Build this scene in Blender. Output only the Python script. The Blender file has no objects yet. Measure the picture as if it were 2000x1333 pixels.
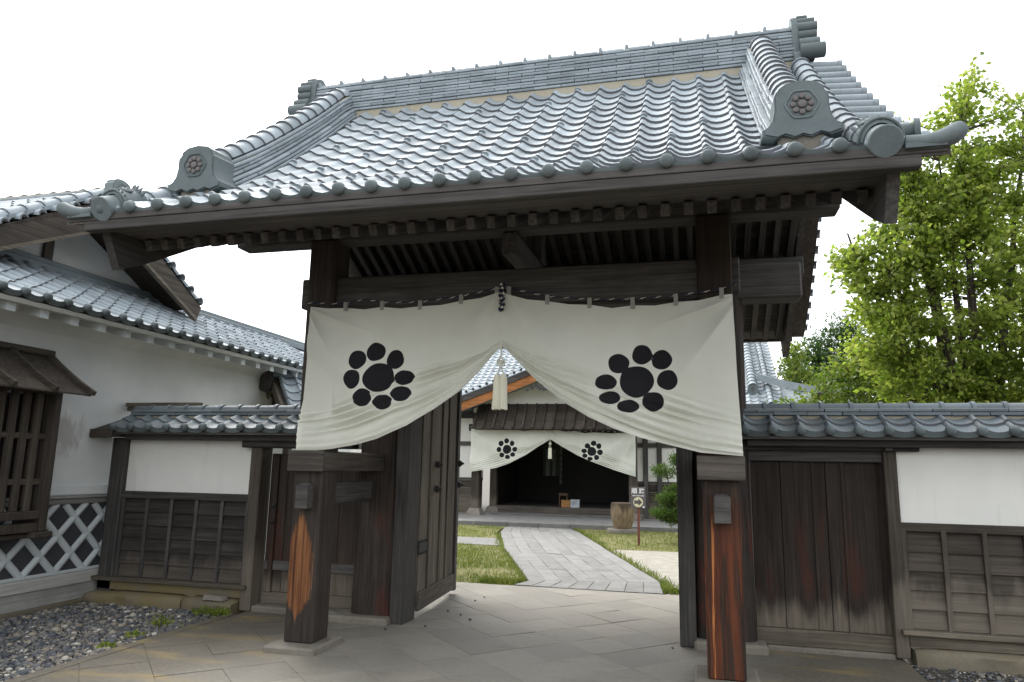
import bpy, bmesh, math, random
import numpy as np
from mathutils import Vector, Matrix, noise
random.seed(7); RNG = np.random.default_rng(7)
S = bpy.context.scene
COL = S.collection
R = math.radians

# ---------------------------------------------------------------- camera
YAW, PIT, ROL = -.2528, .1749, .0185
cy, sy, cp, sp, cr, sr = math.cos(YAW), math.sin(YAW), math.cos(PIT), math.sin(PIT), math.cos(ROL), math.sin(ROL)
fw = Vector((sy*cp, cy*cp, sp)); r0 = Vector((cy, -sy, 0)); u0 = r0.cross(fw)
rt = cr*r0 + sr*u0; up = -sr*r0 + cr*u0
cam = bpy.data.cameras.new('camera'); cam.lens = 36*1390/2000; cam.sensor_width = 36; cam.sensor_fit = 'HORIZONTAL'
cam.clip_start = .05; cam.clip_end = 2000
co = bpy.data.objects.new('camera', cam); COL.objects.link(co)
co.matrix_world = Matrix(((rt.x, up.x, -fw.x, 0), (rt.y, up.y, -fw.y, 0), (rt.z, up.z, -fw.z, 1.6), (0, 0, 0, 1)))
S.camera = co

# ---------------------------------------------------------------- light
SUN_EL, SUN_AZ = R(52), R(-38)           # sun behind the gate, to the left, veiled by thin cloud
w = bpy.data.worlds.new('World'); S.world = w; w.use_nodes = True
wn = w.node_tree; wn.nodes.clear()
sk = wn.nodes.new('ShaderNodeTexSky'); sk.sky_type = 'NISHITA'; sk.sun_disc = False
sk.sun_elevation = SUN_EL; sk.sun_rotation = SUN_AZ; sk.air_density = 1.0; sk.dust_density = 6.0; sk.ozone_density = 1.0
hs = wn.nodes.new('ShaderNodeHueSaturation'); hs.inputs['Saturation'].default_value = .22
bg = wn.nodes.new('ShaderNodeBackground'); bg.inputs['Strength'].default_value = .15
ow = wn.nodes.new('ShaderNodeOutputWorld')
cl = wn.nodes.new('ShaderNodeMix'); cl.data_type = 'RGBA'; cl.inputs[0].default_value = .62; cl.inputs[7].default_value = (5.0, 5.25, 5.5, 1)   # even cloud layer over the sky
wn.links.new(sk.outputs[0], hs.inputs['Color']); wn.links.new(hs.outputs[0], cl.inputs[6]); wn.links.new(cl.outputs[2], bg.inputs[0]); wn.links.new(bg.outputs[0], ow.inputs[0])
sun = bpy.data.lights.new('sun', 'SUN'); sun.energy = .7; sun.angle = R(28); sun.color = (1, .96, .9)
so = bpy.data.objects.new('sun', sun); COL.objects.link(so)
sdir = Vector((math.sin(SUN_AZ)*math.cos(SUN_EL), math.cos(SUN_AZ)*math.cos(SUN_EL), math.sin(SUN_EL)))
so.rotation_euler = sdir.to_track_quat('Z', 'Y').to_euler(); so.location = sdir*60
S.view_settings.view_transform = 'Standard'; S.view_settings.look = 'None'; S.view_settings.gamma = 1
S.view_settings.use_curve_mapping = False
S.view_settings.exposure = 1.6
S.cycles.use_denoising = True; S.cycles.max_bounces = 8; S.cycles.diffuse_bounces = 5; S.cycles.transmission_bounces = 4
S.cycles.caustics_reflective = False; S.cycles.caustics_refractive = False

# ---------------------------------------------------------------- helpers
WL = {}
class MB:
    def __init__(s): s.v = []; s.f = []; s.m = []
    def add(s, vs, fs, mi=0):
        o = len(s.v); s.v.extend([tuple(p) for p in vs]); s.f.extend([tuple(i+o for i in f) for f in fs]); s.m.extend([mi]*len(fs)); return s
    def fbox(s, O, X, Y, Z, b=0, mi=0):          # box spanned by half vectors X, Y, Z round O, chamfer b
        O, X, Y, Z = Vector(O), Vector(X), Vector(Y), Vector(Z)
        if b <= 0:
            vs = [O+a*X+c*Y+d*Z for a in (-1, 1) for c in (-1, 1) for d in (-1, 1)]
            return s.add(vs, [(0, 1, 3, 2), (4, 6, 7, 5), (0, 4, 5, 1), (2, 3, 7, 6), (0, 2, 6, 4), (1, 5, 7, 3)], mi)
        bx, by, bz = (min(.45, b/max(v.length, 1e-6)) for v in (X, Y, Z))
        vs = []; idx = {}
        for a in (-1, 1):
            for c in (-1, 1):
                for d in (-1, 1):
                    for k, (p, q, r) in enumerate(((1, 1-by, 1-bz), (1-bx, 1, 1-bz), (1-bx, 1-by, 1))):
                        idx[a, c, d, k] = len(vs); vs.append(O+a*p*X+c*q*Y+d*r*Z)
        I = lambda a, c, d, k: idx[a, c, d, k]
        fs = []
        for a in (-1, 1):
            q = [I(a, -1, -1, 0), I(a, 1, -1, 0), I(a, 1, 1, 0), I(a, -1, 1, 0)]; fs.append(q if a > 0 else q[::-1])
            q = [I(-1, a, -1, 1), I(-1, a, 1, 1), I(1, a, 1, 1), I(1, a, -1, 1)]; fs.append(q if a > 0 else q[::-1])
            q = [I(-1, -1, a, 2), I(1, -1, a, 2), I(1, 1, a, 2), I(-1, 1, a, 2)]; fs.append(q if a > 0 else q[::-1])
        for a in (-1, 1):
            for c in (-1, 1):
                q = [I(a, c, -1, 0), I(a, c, 1, 0), I(a, c, 1, 1), I(a, c, -1, 1)]; fs.append(q[::-1] if a*c > 0 else q)
                q = [I(a, -1, c, 0), I(a, 1, c, 0), I(a, 1, c, 2), I(a, -1, c, 2)]; fs.append(q if a*c > 0 else q[::-1])
                q = [I(-1, a, c, 1), I(1, a, c, 1), I(1, a, c, 2), I(-1, a, c, 2)]; fs.append(q[::-1] if a*c > 0 else q)
                for d in (-1, 1):
                    q = [I(a, c, d, 0), I(a, c, d, 1), I(a, c, d, 2)]; fs.append(q if a*c*d > 0 else q[::-1])
        return s.add(vs, fs, mi)
    def box(s, x0, x1, y0, y1, z0, z1, b=0, mi=0):
        return s.fbox(((x0+x1)/2, (y0+y1)/2, (z0+z1)/2), ((x1-x0)/2, 0, 0), (0, (y1-y0)/2, 0), (0, 0, (z1-z0)/2), b, mi)
    def beam(s, p, q, wd, h, b=0, mi=0, upv=(0, 0, 1)):
        p, q = Vector(p), Vector(q); d = q-p; sd = d.cross(Vector(upv)).normalized(); n = sd.cross(d).normalized()
        return s.fbox((p+q)/2, d/2, sd*wd/2, n*h/2, b, mi)
    def tube(s, pts, r, n=8, caps=True, mi=0, sq=1.0):
        pts = [Vector(p) for p in pts]; rs = r if isinstance(r, (list, tuple)) else [r]*len(pts)
        vs = []; fs = []; prev = None
        for i, p in enumerate(pts):
            t = (pts[min(i+1, len(pts)-1)]-pts[max(i-1, 0)]).normalized()
            if prev is None: a = t.orthogonal().normalized() if abs(t.z) > .9 else t.cross(Vector((0, 0, 1))).normalized()
            else: a = (prev-t*prev.dot(t)).normalized()
            prev = a; b = t.cross(a)
            for k in range(n):
                an = 2*math.pi*k/n; vs.append(p+(a*math.cos(an)+b*math.sin(an)*sq)*rs[i])
        for i in range(len(pts)-1):
            for k in range(n): fs.append((i*n+k, i*n+(k+1) % n, (i+1)*n+(k+1) % n, (i+1)*n+k))
        if caps: fs.append(tuple(range(n))[::-1]); fs.append(tuple((len(pts)-1)*n+k for k in range(n)))
        return s.add(vs, fs, mi)
    def sweep(s, prof, pts, side, mi=0, caps=True):     # closed profile (a, n) swept along pts; side = constant lateral vector
        side = Vector(side); pts = [Vector(p) for p in pts]; n = len(prof); vs = []; fs = []
        for i, p in enumerate(pts):
            t = (pts[min(i+1, len(pts)-1)]-pts[max(i-1, 0)]).normalized(); nn = side.cross(t).normalized()
            for a, b in prof: vs.append(p+side*a+nn*b)
        for i in range(len(pts)-1):
            for k in range(n): fs.append((i*n+k, i*n+(k+1) % n, (i+1)*n+(k+1) % n, (i+1)*n+k))
        if caps: fs.append(tuple(range(n))[::-1]); fs.append(tuple((len(pts)-1)*n+k for k in range(n)))
        return s.add(vs, fs, mi)
    def prism(s, poly, O, X, Z, Y, mi=0):               # polygon in (X, Z) extruded along vector Y
        O, X, Z, Y = Vector(O), Vector(X), Vector(Z), Vector(Y); n = len(poly)
        vs = [O+X*a+Z*b for a, b in poly]+[O+X*a+Z*b+Y for a, b in poly]
        fs = [tuple(range(n)), tuple(range(n, 2*n))[::-1]]+[(k, n+k, n+(k+1) % n, (k+1) % n) for k in range(n)]
        return s.add(vs, fs, mi)
    def mesh(s, name, mats, smooth=None, recalc=True, off=None):
        me = bpy.data.meshes.new(name); vs = s.v
        if off is not None: vs = [(a-off[0], b-off[1], c-off[2]) for a, b, c in s.v]
        me.from_pydata(vs, [], s.f)
        for m in (mats if isinstance(mats, (list, tuple)) else [mats]): me.materials.append(m)
        if any(s.m): me.polygons.foreach_set('material_index', s.m)
        if recalc:
            bm = bmesh.new(); bm.from_mesh(me); bmesh.ops.recalc_face_normals(bm, faces=bm.faces); bm.to_mesh(me); bm.free()
        if smooth is not None:
            me.polygons.foreach_set('use_smooth', [True]*len(me.polygons)); me.set_sharp_from_angle(angle=R(smooth))
        me.update(); return me
    def build(s, name, mats, parent=None, smooth=None, kind=None, recalc=True):
        a = np.array(s.v); c = (a.min(0)+a.max(0))/2
        me = s.mesh(name, mats, smooth, recalc, c)
        return put(name, me, c, parent, kind)
def put(name, me, c, parent=None, kind=None):
    o = bpy.data.objects.new(name, me); COL.objects.link(o); c = Vector([float(x) for x in c]); WL[o] = c
    if parent is not None: o.parent = parent; o.location = c-WL[parent]
    else: o.location = c
    if kind: o['kind'] = kind
    return o
def inst(name, me, M, parent, kind=None):                # a copy sharing mesh data, M in world space
    o = bpy.data.objects.new(name, me); COL.objects.link(o); o.parent = parent
    o.matrix_basis = Matrix.Translation(-WL[parent]) @ M; WL[o] = M.translation.copy()
    if kind: o['kind'] = kind
    return o
def tag(o, label, cat, group=None):
    o['label'] = label; o['category'] = cat
    if group: o['group'] = group
    return o
def thing(name, label, cat, loc, group=None):
    o = bpy.data.objects.new(name, None); COL.objects.link(o); o.location = loc; o.empty_display_size = .2; WL[o] = Vector(loc)
    return tag(o, label, cat, group)
def frame(O, U, V, Nn=None):
    U = Vector(U).normalized(); V = Vector(V); V = (V-U*V.dot(U)).normalized(); Nn = U.cross(V)
    return Matrix(((U.x, V.x, Nn.x, O[0]), (U.y, V.y, Nn.y, O[1]), (U.z, V.z, Nn.z, O[2]), (0, 0, 0, 1)))
def boxmesh(name, sx, sy, sz, mat, b=0): return MB().box(-sx/2, sx/2, -sy/2, sy/2, -sz/2, sz/2, b).mesh(name, mat)

# ---------------------------------------------------------------- materials
class NT:
    def __init__(s, name):
        s.mat = bpy.data.materials.new(name); s.mat.use_nodes = True; s.t = s.mat.node_tree; s.t.nodes.clear()
        s.out = s.n('ShaderNodeOutputMaterial'); s.b = s.n('ShaderNodeBsdfPrincipled'); s.l(s.b.outputs[0], s.out.inputs[0])
    def n(s, ty, **k):
        x = s.t.nodes.new(ty)
        for a, v in k.items(): setattr(x, a, v)
        return x
    def l(s, a, b): s.t.links.new(a, b)
    def put(s, sock, v):
        if isinstance(v, bpy.types.NodeSocket): s.l(v, sock)
        elif v is not None: sock.default_value = v
    def math(s, op, a, b=None, c=None, clamp=False):
        x = s.n('ShaderNodeMath', operation=op, use_clamp=clamp)
        for i, v in enumerate((a, b, c)):
            if v is not None: s.put(x.inputs[i], v)
        return x.outputs[0]
    def noise(s, vec, scale, detail=4, rough=.6, dist=0):
        x = s.n('ShaderNodeTexNoise'); s.put(x.inputs['Vector'], vec); x.inputs['Scale'].default_value = scale; x.inputs['Detail'].default_value = detail
        x.inputs['Roughness'].default_value = rough; x.inputs['Distortion'].default_value = dist; return x.outputs['Fac']
    def map(s, vec, sc, loc=(0, 0, 0), rot=(0, 0, 0)):
        x = s.n('ShaderNodeMapping'); s.put(x.inputs['Vector'], vec); x.inputs['Scale'].default_value = sc; x.inputs['Location'].default_value = loc; x.inputs['Rotation'].default_value = rot; return x.outputs[0]
    def ramp(s, fac, stops, interp='LINEAR'):
        x = s.n('ShaderNodeValToRGB'); s.put(x.inputs[0], fac); cr = x.color_ramp; cr.interpolation = interp
        while len(cr.elements) < len(stops): cr.elements.new(.5)
        for e, (p, c) in zip(cr.elements, stops): e.position = p; e.color = (*c, 1) if not isinstance(c, (int, float)) else (c, c, c, 1)
        return x.outputs[0]
    def mix(s, fac, a, b, bt='MIX'):
        x = s.n('ShaderNodeMix', data_type='RGBA', blend_type=bt)
        s.put(x.inputs[0], fac); s.put(x.inputs[6], a if isinstance(a, bpy.types.NodeSocket) else (*a, 1)); s.put(x.inputs[7], b if isinstance(b, bpy.types.NodeSocket) else (*b, 1)); return x.outputs[2]
    def mr(s, v, a, b, c=0, d=1, smooth=True):
        x = s.n('ShaderNodeMapRange', interpolation_type='SMOOTHSTEP' if smooth else 'LINEAR'); s.put(x.inputs[0], v)
        for i, q in enumerate((a, b, c, d)): x.inputs[i+1].default_value = q
        return x.outputs[0]
    def obj(s): return s.n('ShaderNodeTexCoord').outputs['Object']
    def pos(s): return s.n('ShaderNodeNewGeometry').outputs['Position']
    def xyz(s, v):
        x = s.n('ShaderNodeSeparateXYZ'); s.put(x.inputs[0], v); return x.outputs
    def rnd(s): return s.n('ShaderNodeObjectInfo').outputs['Random']
    def bump(s, h, st=.3, d=.01):
        x = s.n('ShaderNodeBump'); x.inputs['Strength'].default_value = st; x.inputs['Distance'].default_value = d; s.put(x.inputs['Height'], h); s.l(x.outputs[0], s.b.inputs['Normal'])
    def fin(s, col, rough=.7, metal=0, spec=.5):
        s.put(s.b.inputs['Base Color'], col if isinstance(col, bpy.types.NodeSocket) else (*col, 1)); s.put(s.b.inputs['Roughness'], rough); s.b.inputs['Metallic'].default_value = metal; s.b.inputs['Specular IOR Level'].default_value = spec
        return s.mat
def plain(name, col, rough=.7, metal=0, var=.25, sc=9, bump=.15, spec=.4):
    t = NT(name); p = t.obj(); n = t.noise(p, sc, 5, .65); n2 = t.noise(p, sc*6, 3, .6)
    v = t.math('ADD', t.math('MULTIPLY', n, .7), t.math('MULTIPLY', n2, .3))
    lo = tuple(c*(1-var) for c in col); hi = tuple(min(1, c*(1+var)) for c in col)
    c = t.ramp(v, [(.25, lo), (.75, hi)])
    c = t.mix(.25, c, t.ramp(t.rnd(), [(0, tuple(x*.75 for x in col)), (1, tuple(min(1, x*1.25) for x in col))]))
    t.bump(n2, bump, .004); return t.fin(c, rough, metal, spec)
def wood(name, dark, light, axis='Z', splash=None, extra=None, rough=.78, gs=1.0, contrast=(.32, .68)):
    t = NT(name); o = t.obj(); sc = {'X': (1.2, 34, 34), 'Y': (34, 1.2, 34), 'Z': (34, 34, 1.2)}[axis]; sc = tuple(a*gs for a in sc)
    off = t.n('ShaderNodeVectorMath', operation='ADD'); t.l(o, off.inputs[0]); cmb = t.n('ShaderNodeCombineXYZ')
    for i in range(3): t.l(t.math('MULTIPLY', t.rnd(), 7.3+i), cmb.inputs[i])
    t.l(cmb.outputs[0], off.inputs[1])
    g = t.noise(t.map(off.outputs[0], sc), 1.0, 7, .68, .35); bl = t.noise(off.outputs[0], 2.2, 4, .6)
    c = t.ramp(g, [(contrast[0], dark), (contrast[1], light)])
    mid = tuple((a+b)/2 for a, b in zip(dark, light))
    c = t.mix(t.mr(bl, .4, .75, 0, .55), c, tuple(x*.55 for x in mid))
    c = t.mix(.5, c, t.mix(t.rnd(), tuple(x*.8 for x in dark), tuple(x*1.1 for x in light)), 'MIX') if False else c
    hsv = t.n('ShaderNodeHueSaturation'); t.l(c, hsv.inputs['Color']); t.l(t.mr(t.rnd(), 0, 1, .72, 1.28, False), hsv.inputs['Value']); c = hsv.outputs[0]
    P = t.pos(); z = t.xyz(P)[2]
    if splash:                                           # rain-splashed, bleached foot of the boards
        zz, ww, col = splash
        m = t.mr(t.math('ADD', z, t.math('MULTIPLY', t.math('SUBTRACT', t.noise(t.map(P, (7, 7, 1.5)), 1, 4, .6), .5), ww*2.4)), zz, zz+ww, 1, 0)
        gc = t.ramp(g, [(.25, tuple(x*.5 for x in col)), (.7, col)])
        c = t.mix(t.math('MULTIPLY', m, .85), c, gc)
    if extra: c = extra(t, c, g, P)
    t.bump(g, .55, .006); t.fin(c, rough, 0, .25); return t.mat
DK, LT = (.029, .0268, .0255), (.105, .097, .090)
M = {}
for ax in 'XYZ':
    M['dark'+ax] = wood('dark_weathered_timber_'+ax, DK, LT, ax)
    M['door'+ax] = wood('door_timber_'+ax, (.034, .029, .025), (.125, .107, .09), ax)
    M['grey'+ax] = wood('grey_weathered_board_'+ax, (.028, .023, .018), (.098, .081, .065), ax, splash=(.45, .25, (.19, .16, .125)))
    M['sill'+ax] = wood('bleached_sill_timber_'+ax, (.06, .051, .038), (.18, .152, .115), ax)
M['leaf_door'] = wood('court_lit_door_timber', (.052, .044, .036), (.18, .152, .122), 'Z')  # courtyard light on the open leaves is put into the timber colour
M['leaf_rail'] = wood('court_lit_door_rail', (.052, .044, .036), (.17, .145, .118), 'Y')
M['wing'] = wood('dark_side_door_boards', (.014, .011, .009), (.055, .04, .031), 'Z', splash=(.27, .22, (.19, .158, .122)), extra=lambda t, c, g, P: t.mix(t.math('MULTIPLY', t.math('MULTIPLY', t.mr(t.noise(t.map(P, (7, 7, .9)), 1, 3, .6), .5, .66), t.mr(t.xyz(P)[2], .35, .6)), t.mr(t.xyz(P)[2], 1.5, .95, 0, .6)), c, (.06, .02, .012)))
M['lboard'] = wood('charcoal_lap_board', (.018, .016, .014), (.062, .054, .047), 'X', splash=(.36, .2, (.12, .10, .08)))
def patch_left(t, c, g, P):
    x, y, z = t.xyz(P); zt = t.mr(z, .06, 1.28, 0, 1, False)
    wv = t.ramp(zt, [(0, .0), (.12, .05), (.3, .40), (.6, .44), (.8, .26), (1, 0)])
    st = t.math('MULTIPLY', t.math('SUBTRACT', t.noise(t.map(P, (95, 95, 3.0)), 1, 6, .8), .5), .19)
    d = t.math('SUBTRACT', t.math('SUBTRACT', t.math('MULTIPLY', wv, .40), .046), t.math('ABSOLUTE', t.math('ADD', x, 3.44)))
    m = t.math('MULTIPLY', t.mr(t.math('ADD', d, st), -.008, .012), t.mr(y, 5.95, 5.93))
    oc = t.ramp(g, [(.36, (.055, .02, .01)), (.48, (.15, .06, .024)), (.66, (.27, .122, .05))])
    return t.mix(m, c, oc)
def patch_right(t, c, g, P):
    x, y, z = t.xyz(P)
    st = t.noise(t.map(P, (26, 26, .8)), 1, 5, .65, .3)
    m = t.math('MULTIPLY', t.mr(z, 1.5, .9), t.mr(st, .36, .55))
    m2 = t.math('MULTIPLY', t.mr(z, 1.55, .8), t.mr(st, .60, .66))
    c = t.mix(t.math('MULTIPLY', m, .8), c, t.ramp(g, [(.3, (.07, .017, .008)), (.7, (.20, .055, .02))]))
    return t.mix(m2, c, (.42, .16, .05))
def patch_pillar(t, c, g, P):
    z = t.xyz(P)[2]; m = t.math('MULTIPLY', t.mr(t.noise(t.map(P, (5, 5, 1.3)), 1, 3, .6), .52, .68), t.mr(z, 1.5, .9))
    return t.mix(t.math('MULTIPLY', m, .6), c, (.10, .022, .013))
M['postL'] = wood('left_post_timber', (.017, .013, .011), (.065, .052, .042), 'Z', extra=patch_left)
M['postR'] = wood('right_post_timber', (.02, .014, .011), (.06, .042, .03), 'Z', extra=patch_right)
M['pillar'] = wood('old_pillar_timber', (.014, .011, .010), (.06, .047, .038), 'Z', extra=patch_pillar)
M['cedar'] = wood('warm_oiled_cedar', (.22, .075, .022), (.50, .21, .075), 'X')
def tile_mat(name, lo, hi, rough=.34, metal=.35, moss=0, spec=.5):
    t = NT(name); o = t.obj(); P = t.pos(); a = t.noise(P, 3.2, 5, .6); b = t.noise(P, 38, 4, .7)
    c = t.ramp(t.math('ADD', t.math('MULTIPLY', a, .6), t.math('MULTIPLY', b, .4)), [(.3, lo), (.7, hi)])
    hsv = t.n('ShaderNodeHueSaturation'); t.l(c, hsv.inputs['Color']); t.l(t.mr(t.rnd(), 0, 1, .79, 1.18, False), hsv.inputs['Value']); c = hsv.outputs[0]
    c = t.mix(t.mr(b, .66, .78, 0, .5), c, (.12, .115, .09))
    if moss: c = t.mix(t.math('MULTIPLY', t.mr(a, .5, .72), moss), c, (.11, .085, .06))
    t.bump(b, .12, .003); r = t.math('ADD', t.math('MULTIPLY', b, .22), rough-.08)
    return t.fin(c, r, metal, spec)
M['tile'] = tile_mat('silver_grey_clay_tile', (.20, .232, .252), (.335, .375, .40), .58, .0, 0, .28)
M['tile_edge'] = plain('shade_dark_tile_edge', (.15, .155, .165), .8)  # underside shade painted into the front edges of the tiles
M['tile2'] = tile_mat('blue_grey_clay_tile', (.085, .105, .12), (.17, .20, .215), .55, .0, .5, .35)
M['oni'] = tile_mat('dull_grey_ornament_clay', (.095, .115, .118), (.16, .186, .19), .65, .0, 0, .25)
M['crest_clay'] = plain('brown_grey_crest_clay', (.13, .115, .11), .7)
M['mortar'] = plain('yellowish_roof_mortar', (.36, .325, .25), .9, var=.2)
def plaster(name, col, dirt=.35):
    t = NT(name); P = t.pos(); a = t.noise(P, 1.1, 6, .62); b = t.noise(t.map(P, (9, 9, .9)), 1, 4, .6); f = t.noise(P, 60, 3, .6)
    c = t.ramp(a, [(.3, tuple(x*.88 for x in col)), (.65, col)]); c = t.mix(t.mr(b, .58, .8, 0, dirt), c, tuple(x*.62 for x in col))
    t.bump(f, .12, .002); return t.fin(c, .9, 0, .2)
M['plaster'] = plaster('white_lime_plaster', (.80, .785, .73), .3)
def stain_wall():
    t = NT('aged_white_plaster'); P = t.pos(); x, y, z = t.xyz(P); a = t.noise(P, 1.0, 6, .62); f = t.noise(P, 55, 3, .6); n3 = t.noise(t.map(P, (6, 6, 3)), 1, 6, .7)
    c = t.ramp(a, [(.3, (.58, .60, .60)), (.68, (.74, .755, .74))])
    # rubbed, stained patch on the plaster beside the window
    ex = t.math('DIVIDE', t.math('SUBTRACT', y, 6.62), .24); ez = t.math('DIVIDE', t.math('SUBTRACT', z, 1.86), .30)
    d = t.math('SQRT', t.math('ADD', t.math('MULTIPLY', ex, ex), t.math('MULTIPLY', ez, ez)))
    m = t.mr(t.math('ADD', d, t.math('MULTIPLY', t.math('SUBTRACT', n3, .5), 2.2)), .45, 1.05, .55, 0)
    c = t.mix(m, c, (.26, .22, .20)); t.bump(f, .12, .002); return t.fin(c, .9, 0, .2)
M['aged'] = stain_wall()
M['slate'] = plain('dark_slate_wall_tile', (.05, .05, .054), .55, var=.3)
M['lime'] = plain('thick_white_plaster_joint', (.52, .555, .56), .85, var=.12)
M['paleboard'] = wood('pale_bleached_board', (.25, .24, .22), (.42, .41, .38), 'Y')
def stone(name, lo, hi, sc=2.0, moss=None, rough=.8):
    t = NT(name); P = t.pos(); a = t.noise(P, sc, 6, .65); b = t.noise(P, sc*14, 4, .7); k = t.noise(P, .9, 4, .6)
    c = t.ramp(t.math('ADD', t.math('MULTIPLY', a, .6), t.math('MULTIPLY', b, .4)), [(.3, lo), (.72, hi)])
    hsv = t.n('ShaderNodeHueSaturation'); t.l(c, hsv.inputs['Color']); t.l(t.mr(t.rnd(), 0, 1, .86, 1.14, False), hsv.inputs['Value']); c = hsv.outputs[0]
    if moss: c = t.mix(t.mr(k, *moss[1]), c, moss[0])
    t.bump(b, .25, .004); return t.fin(c, rough, 0, .35)
def paving_mat():
    t = NT('worn_tuff_paving'); P = t.pos(); x, y, z = t.xyz(P)
    a = t.noise(P, 1.6, 7, .66); b = t.noise(P, 26, 5, .7); s = t.noise(t.map(P, (2.2, 9, 1), rot=(0, 0, .5)), 1, 5, .62)
    c = t.ramp(t.math('ADD', t.math('MULTIPLY', a, .6), t.math('MULTIPLY', b, .4)), [(.28, (.145, .131, .108)), (.72, (.275, .254, .215))])
    hsv = t.n('ShaderNodeHueSaturation'); t.l(c, hsv.inputs['Color']); t.l(t.mr(t.rnd(), 0, 1, .88, 1.12, False), hsv.inputs['Value']); c = hsv.outputs[0]
    c = t.mix(t.mr(s, .52, .74, 0, .55), c, (.135, .115, .095))
    # damp, mossy, rust-stained margins outside the trodden middle
    side = t.math('ABSOLUTE', t.math('ADD', x, 1.6)); md = t.math('ADD', side, t.math('MULTIPLY', t.math('SUBTRACT', t.noise(P, .9, 5, .6), .5), 1.6))
    c = t.mix(t.mr(md, 1.6, 2.6, 0, .8), c, t.ramp(b, [(.3, (.06, .052, .04)), (.7, (.125, .108, .082))]))
    c = t.mix(t.math('MULTIPLY', t.mr(md, 1.75, 2.15), t.mr(t.noise(t.map(P, (1.2, 3.2, 1), rot=(0, 0, .15)), 1, 4, .55), .50, .70, 0, .7)), c, (.235, .178, .075))
    c = t.mix(t.mr(t.noise(P, 11, 6, .75), .70, .76, 0, .4), c, (.42, .40, .36))
    t.bump(t.math('ADD', b, a), .35, .006); return t.fin(c, t.mr(a, .3, .7, .62, .8), 0, .35)
M['pave'] = paving_mat()
M['path'] = stone('pale_path_stone', (.115, .112, .105), (.25, .245, .23), 4)
M['base'] = stone('base_stone', (.12, .106, .086), (.25, .226, .188), 4)
M['found'] = stone('mossy_foundation_stone', (.11, .095, .065), (.22, .19, .14), 3, ((.17, .13, .05), (.45, .66, 0, .7)))
M['soil'] = stone('damp_soil', (.05, .044, .036), (.10, .088, .07), 5)
M['sand'] = stone('pale_sand', (.17, .155, .125), (.38, .355, .30), 5)
M['iron'] = plain('black_iron', (.018, .017, .017), .65, 0)
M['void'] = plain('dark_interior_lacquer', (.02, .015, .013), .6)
M['white'] = plain('white_paint', (.78, .78, .76), .5, var=.05)
# ---------------------------------------------------------------- roof tiles
PR = [(0, .026), (.035, .043), (.095, .053), (.16, .047), (.25, .028), (.38, .009), (.56, .0), (.74, .002), (.89, .012), (1.0, .024)]
def tile_mesh(name, p, L, mat, eave=False, guard=False, k=1.0, th=.021):
    b = MB(); n = len(PR); h = th
    top0 = [(u*p, 0, z*k+h) for u, z in PR]; top1 = [(u*p, L, z*k) for u, z in PR]
    sk = .05*k if eave else h
    if eave: bot = [(u*p, .0, -.036+.026*min(1, abs((u-.58)/.5))**2.2) for u, z in PR]
    else: bot = [(u*p, .0, z*k-.001) for u, z in PR]
    b.add(top0+top1, [(i, i+1, n+i+1, n+i) for i in range(n-1)])
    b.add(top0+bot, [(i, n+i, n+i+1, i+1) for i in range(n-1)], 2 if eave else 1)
    b.add([top0[-1], top1[-1], (p, L, -.01), (p, 0, 0)], [(0, 3, 2, 1)])
    b.add([top0[0], top1[0], (0, L, -.01), (0, 0, 0)], [(0, 1, 2, 3)])
    if eave:                                             # round boss closing the roll
        c = Vector((.09*p, 0, .018*k+h)); r = .043*k; m = 12
        ring = [(r, .015), (r, -.022), (r*.82, -.034), (r*.45, -.041)]
        vs = [(c.x+q*math.cos(2*math.pi*a/m), c.y+d, c.z+q*math.sin(2*math.pi*a/m)) for q, d in ring for a in range(m)]+[(c.x, c.y-.043, c.z)]
        fs = [(j*m+a, j*m+(a+1) % m, (j+1)*m+(a+1) % m, (j+1)*m+a) for j in range(3) for a in range(m)]+[(3*m+a, 3*m+(a+1) % m, 4*m) for a in range(m)]
        b.add(vs, fs, 2)
    if guard:                                            # snow-stop lug: a small arched fin
        c = Vector((.12*p, .07, .043*k+h*.6)); m = 6
        vs = [(c.x+.036*math.cos(math.pi*a/m), c.y+d, c.z+.034*math.sin(math.pi*a/m)-.004) for d in (0, .018) for a in range(m+1)]
        fs = [(a, a+1, m+2+a, m+1+a) for a in range(m)]+[tuple(range(m+1))[::-1], tuple(range(m+1, 2*m+2))]
        b.add(vs, fs)
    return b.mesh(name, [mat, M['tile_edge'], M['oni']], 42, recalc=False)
def prof_at(prof):                                       # polyline (d, z) -> point at arc length
    L = [0]
    for a, b in zip(prof, prof[1:]): L.append(L[-1]+math.hypot(b[0]-a[0], b[1]-a[1]))
    def f(s):
        s = max(0, min(s, L[-1]))
        for i in range(len(prof)-1):
            if s <= L[i+1]:
                t = (s-L[i])/(L[i+1]-L[i]); return prof[i][0]+(prof[i+1][0]-prof[i][0])*t, prof[i][1]+(prof[i+1][1]-prof[i][1])*t
        return prof[-1]
    return f, L[-1]
TC = {}
def tset(p, L, mat, k=1.0):
    key = (round(p, 4), round(L, 3), mat.name)
    if key not in TC: TC[key] = (tile_mesh('roof_tile', p, L, mat, k=k), tile_mesh('eave_tile', p, L, mat, eave=True, k=k), tile_mesh('snow_guard_tile', p, L, mat, guard=True, k=k))
    return TC[key]
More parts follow.
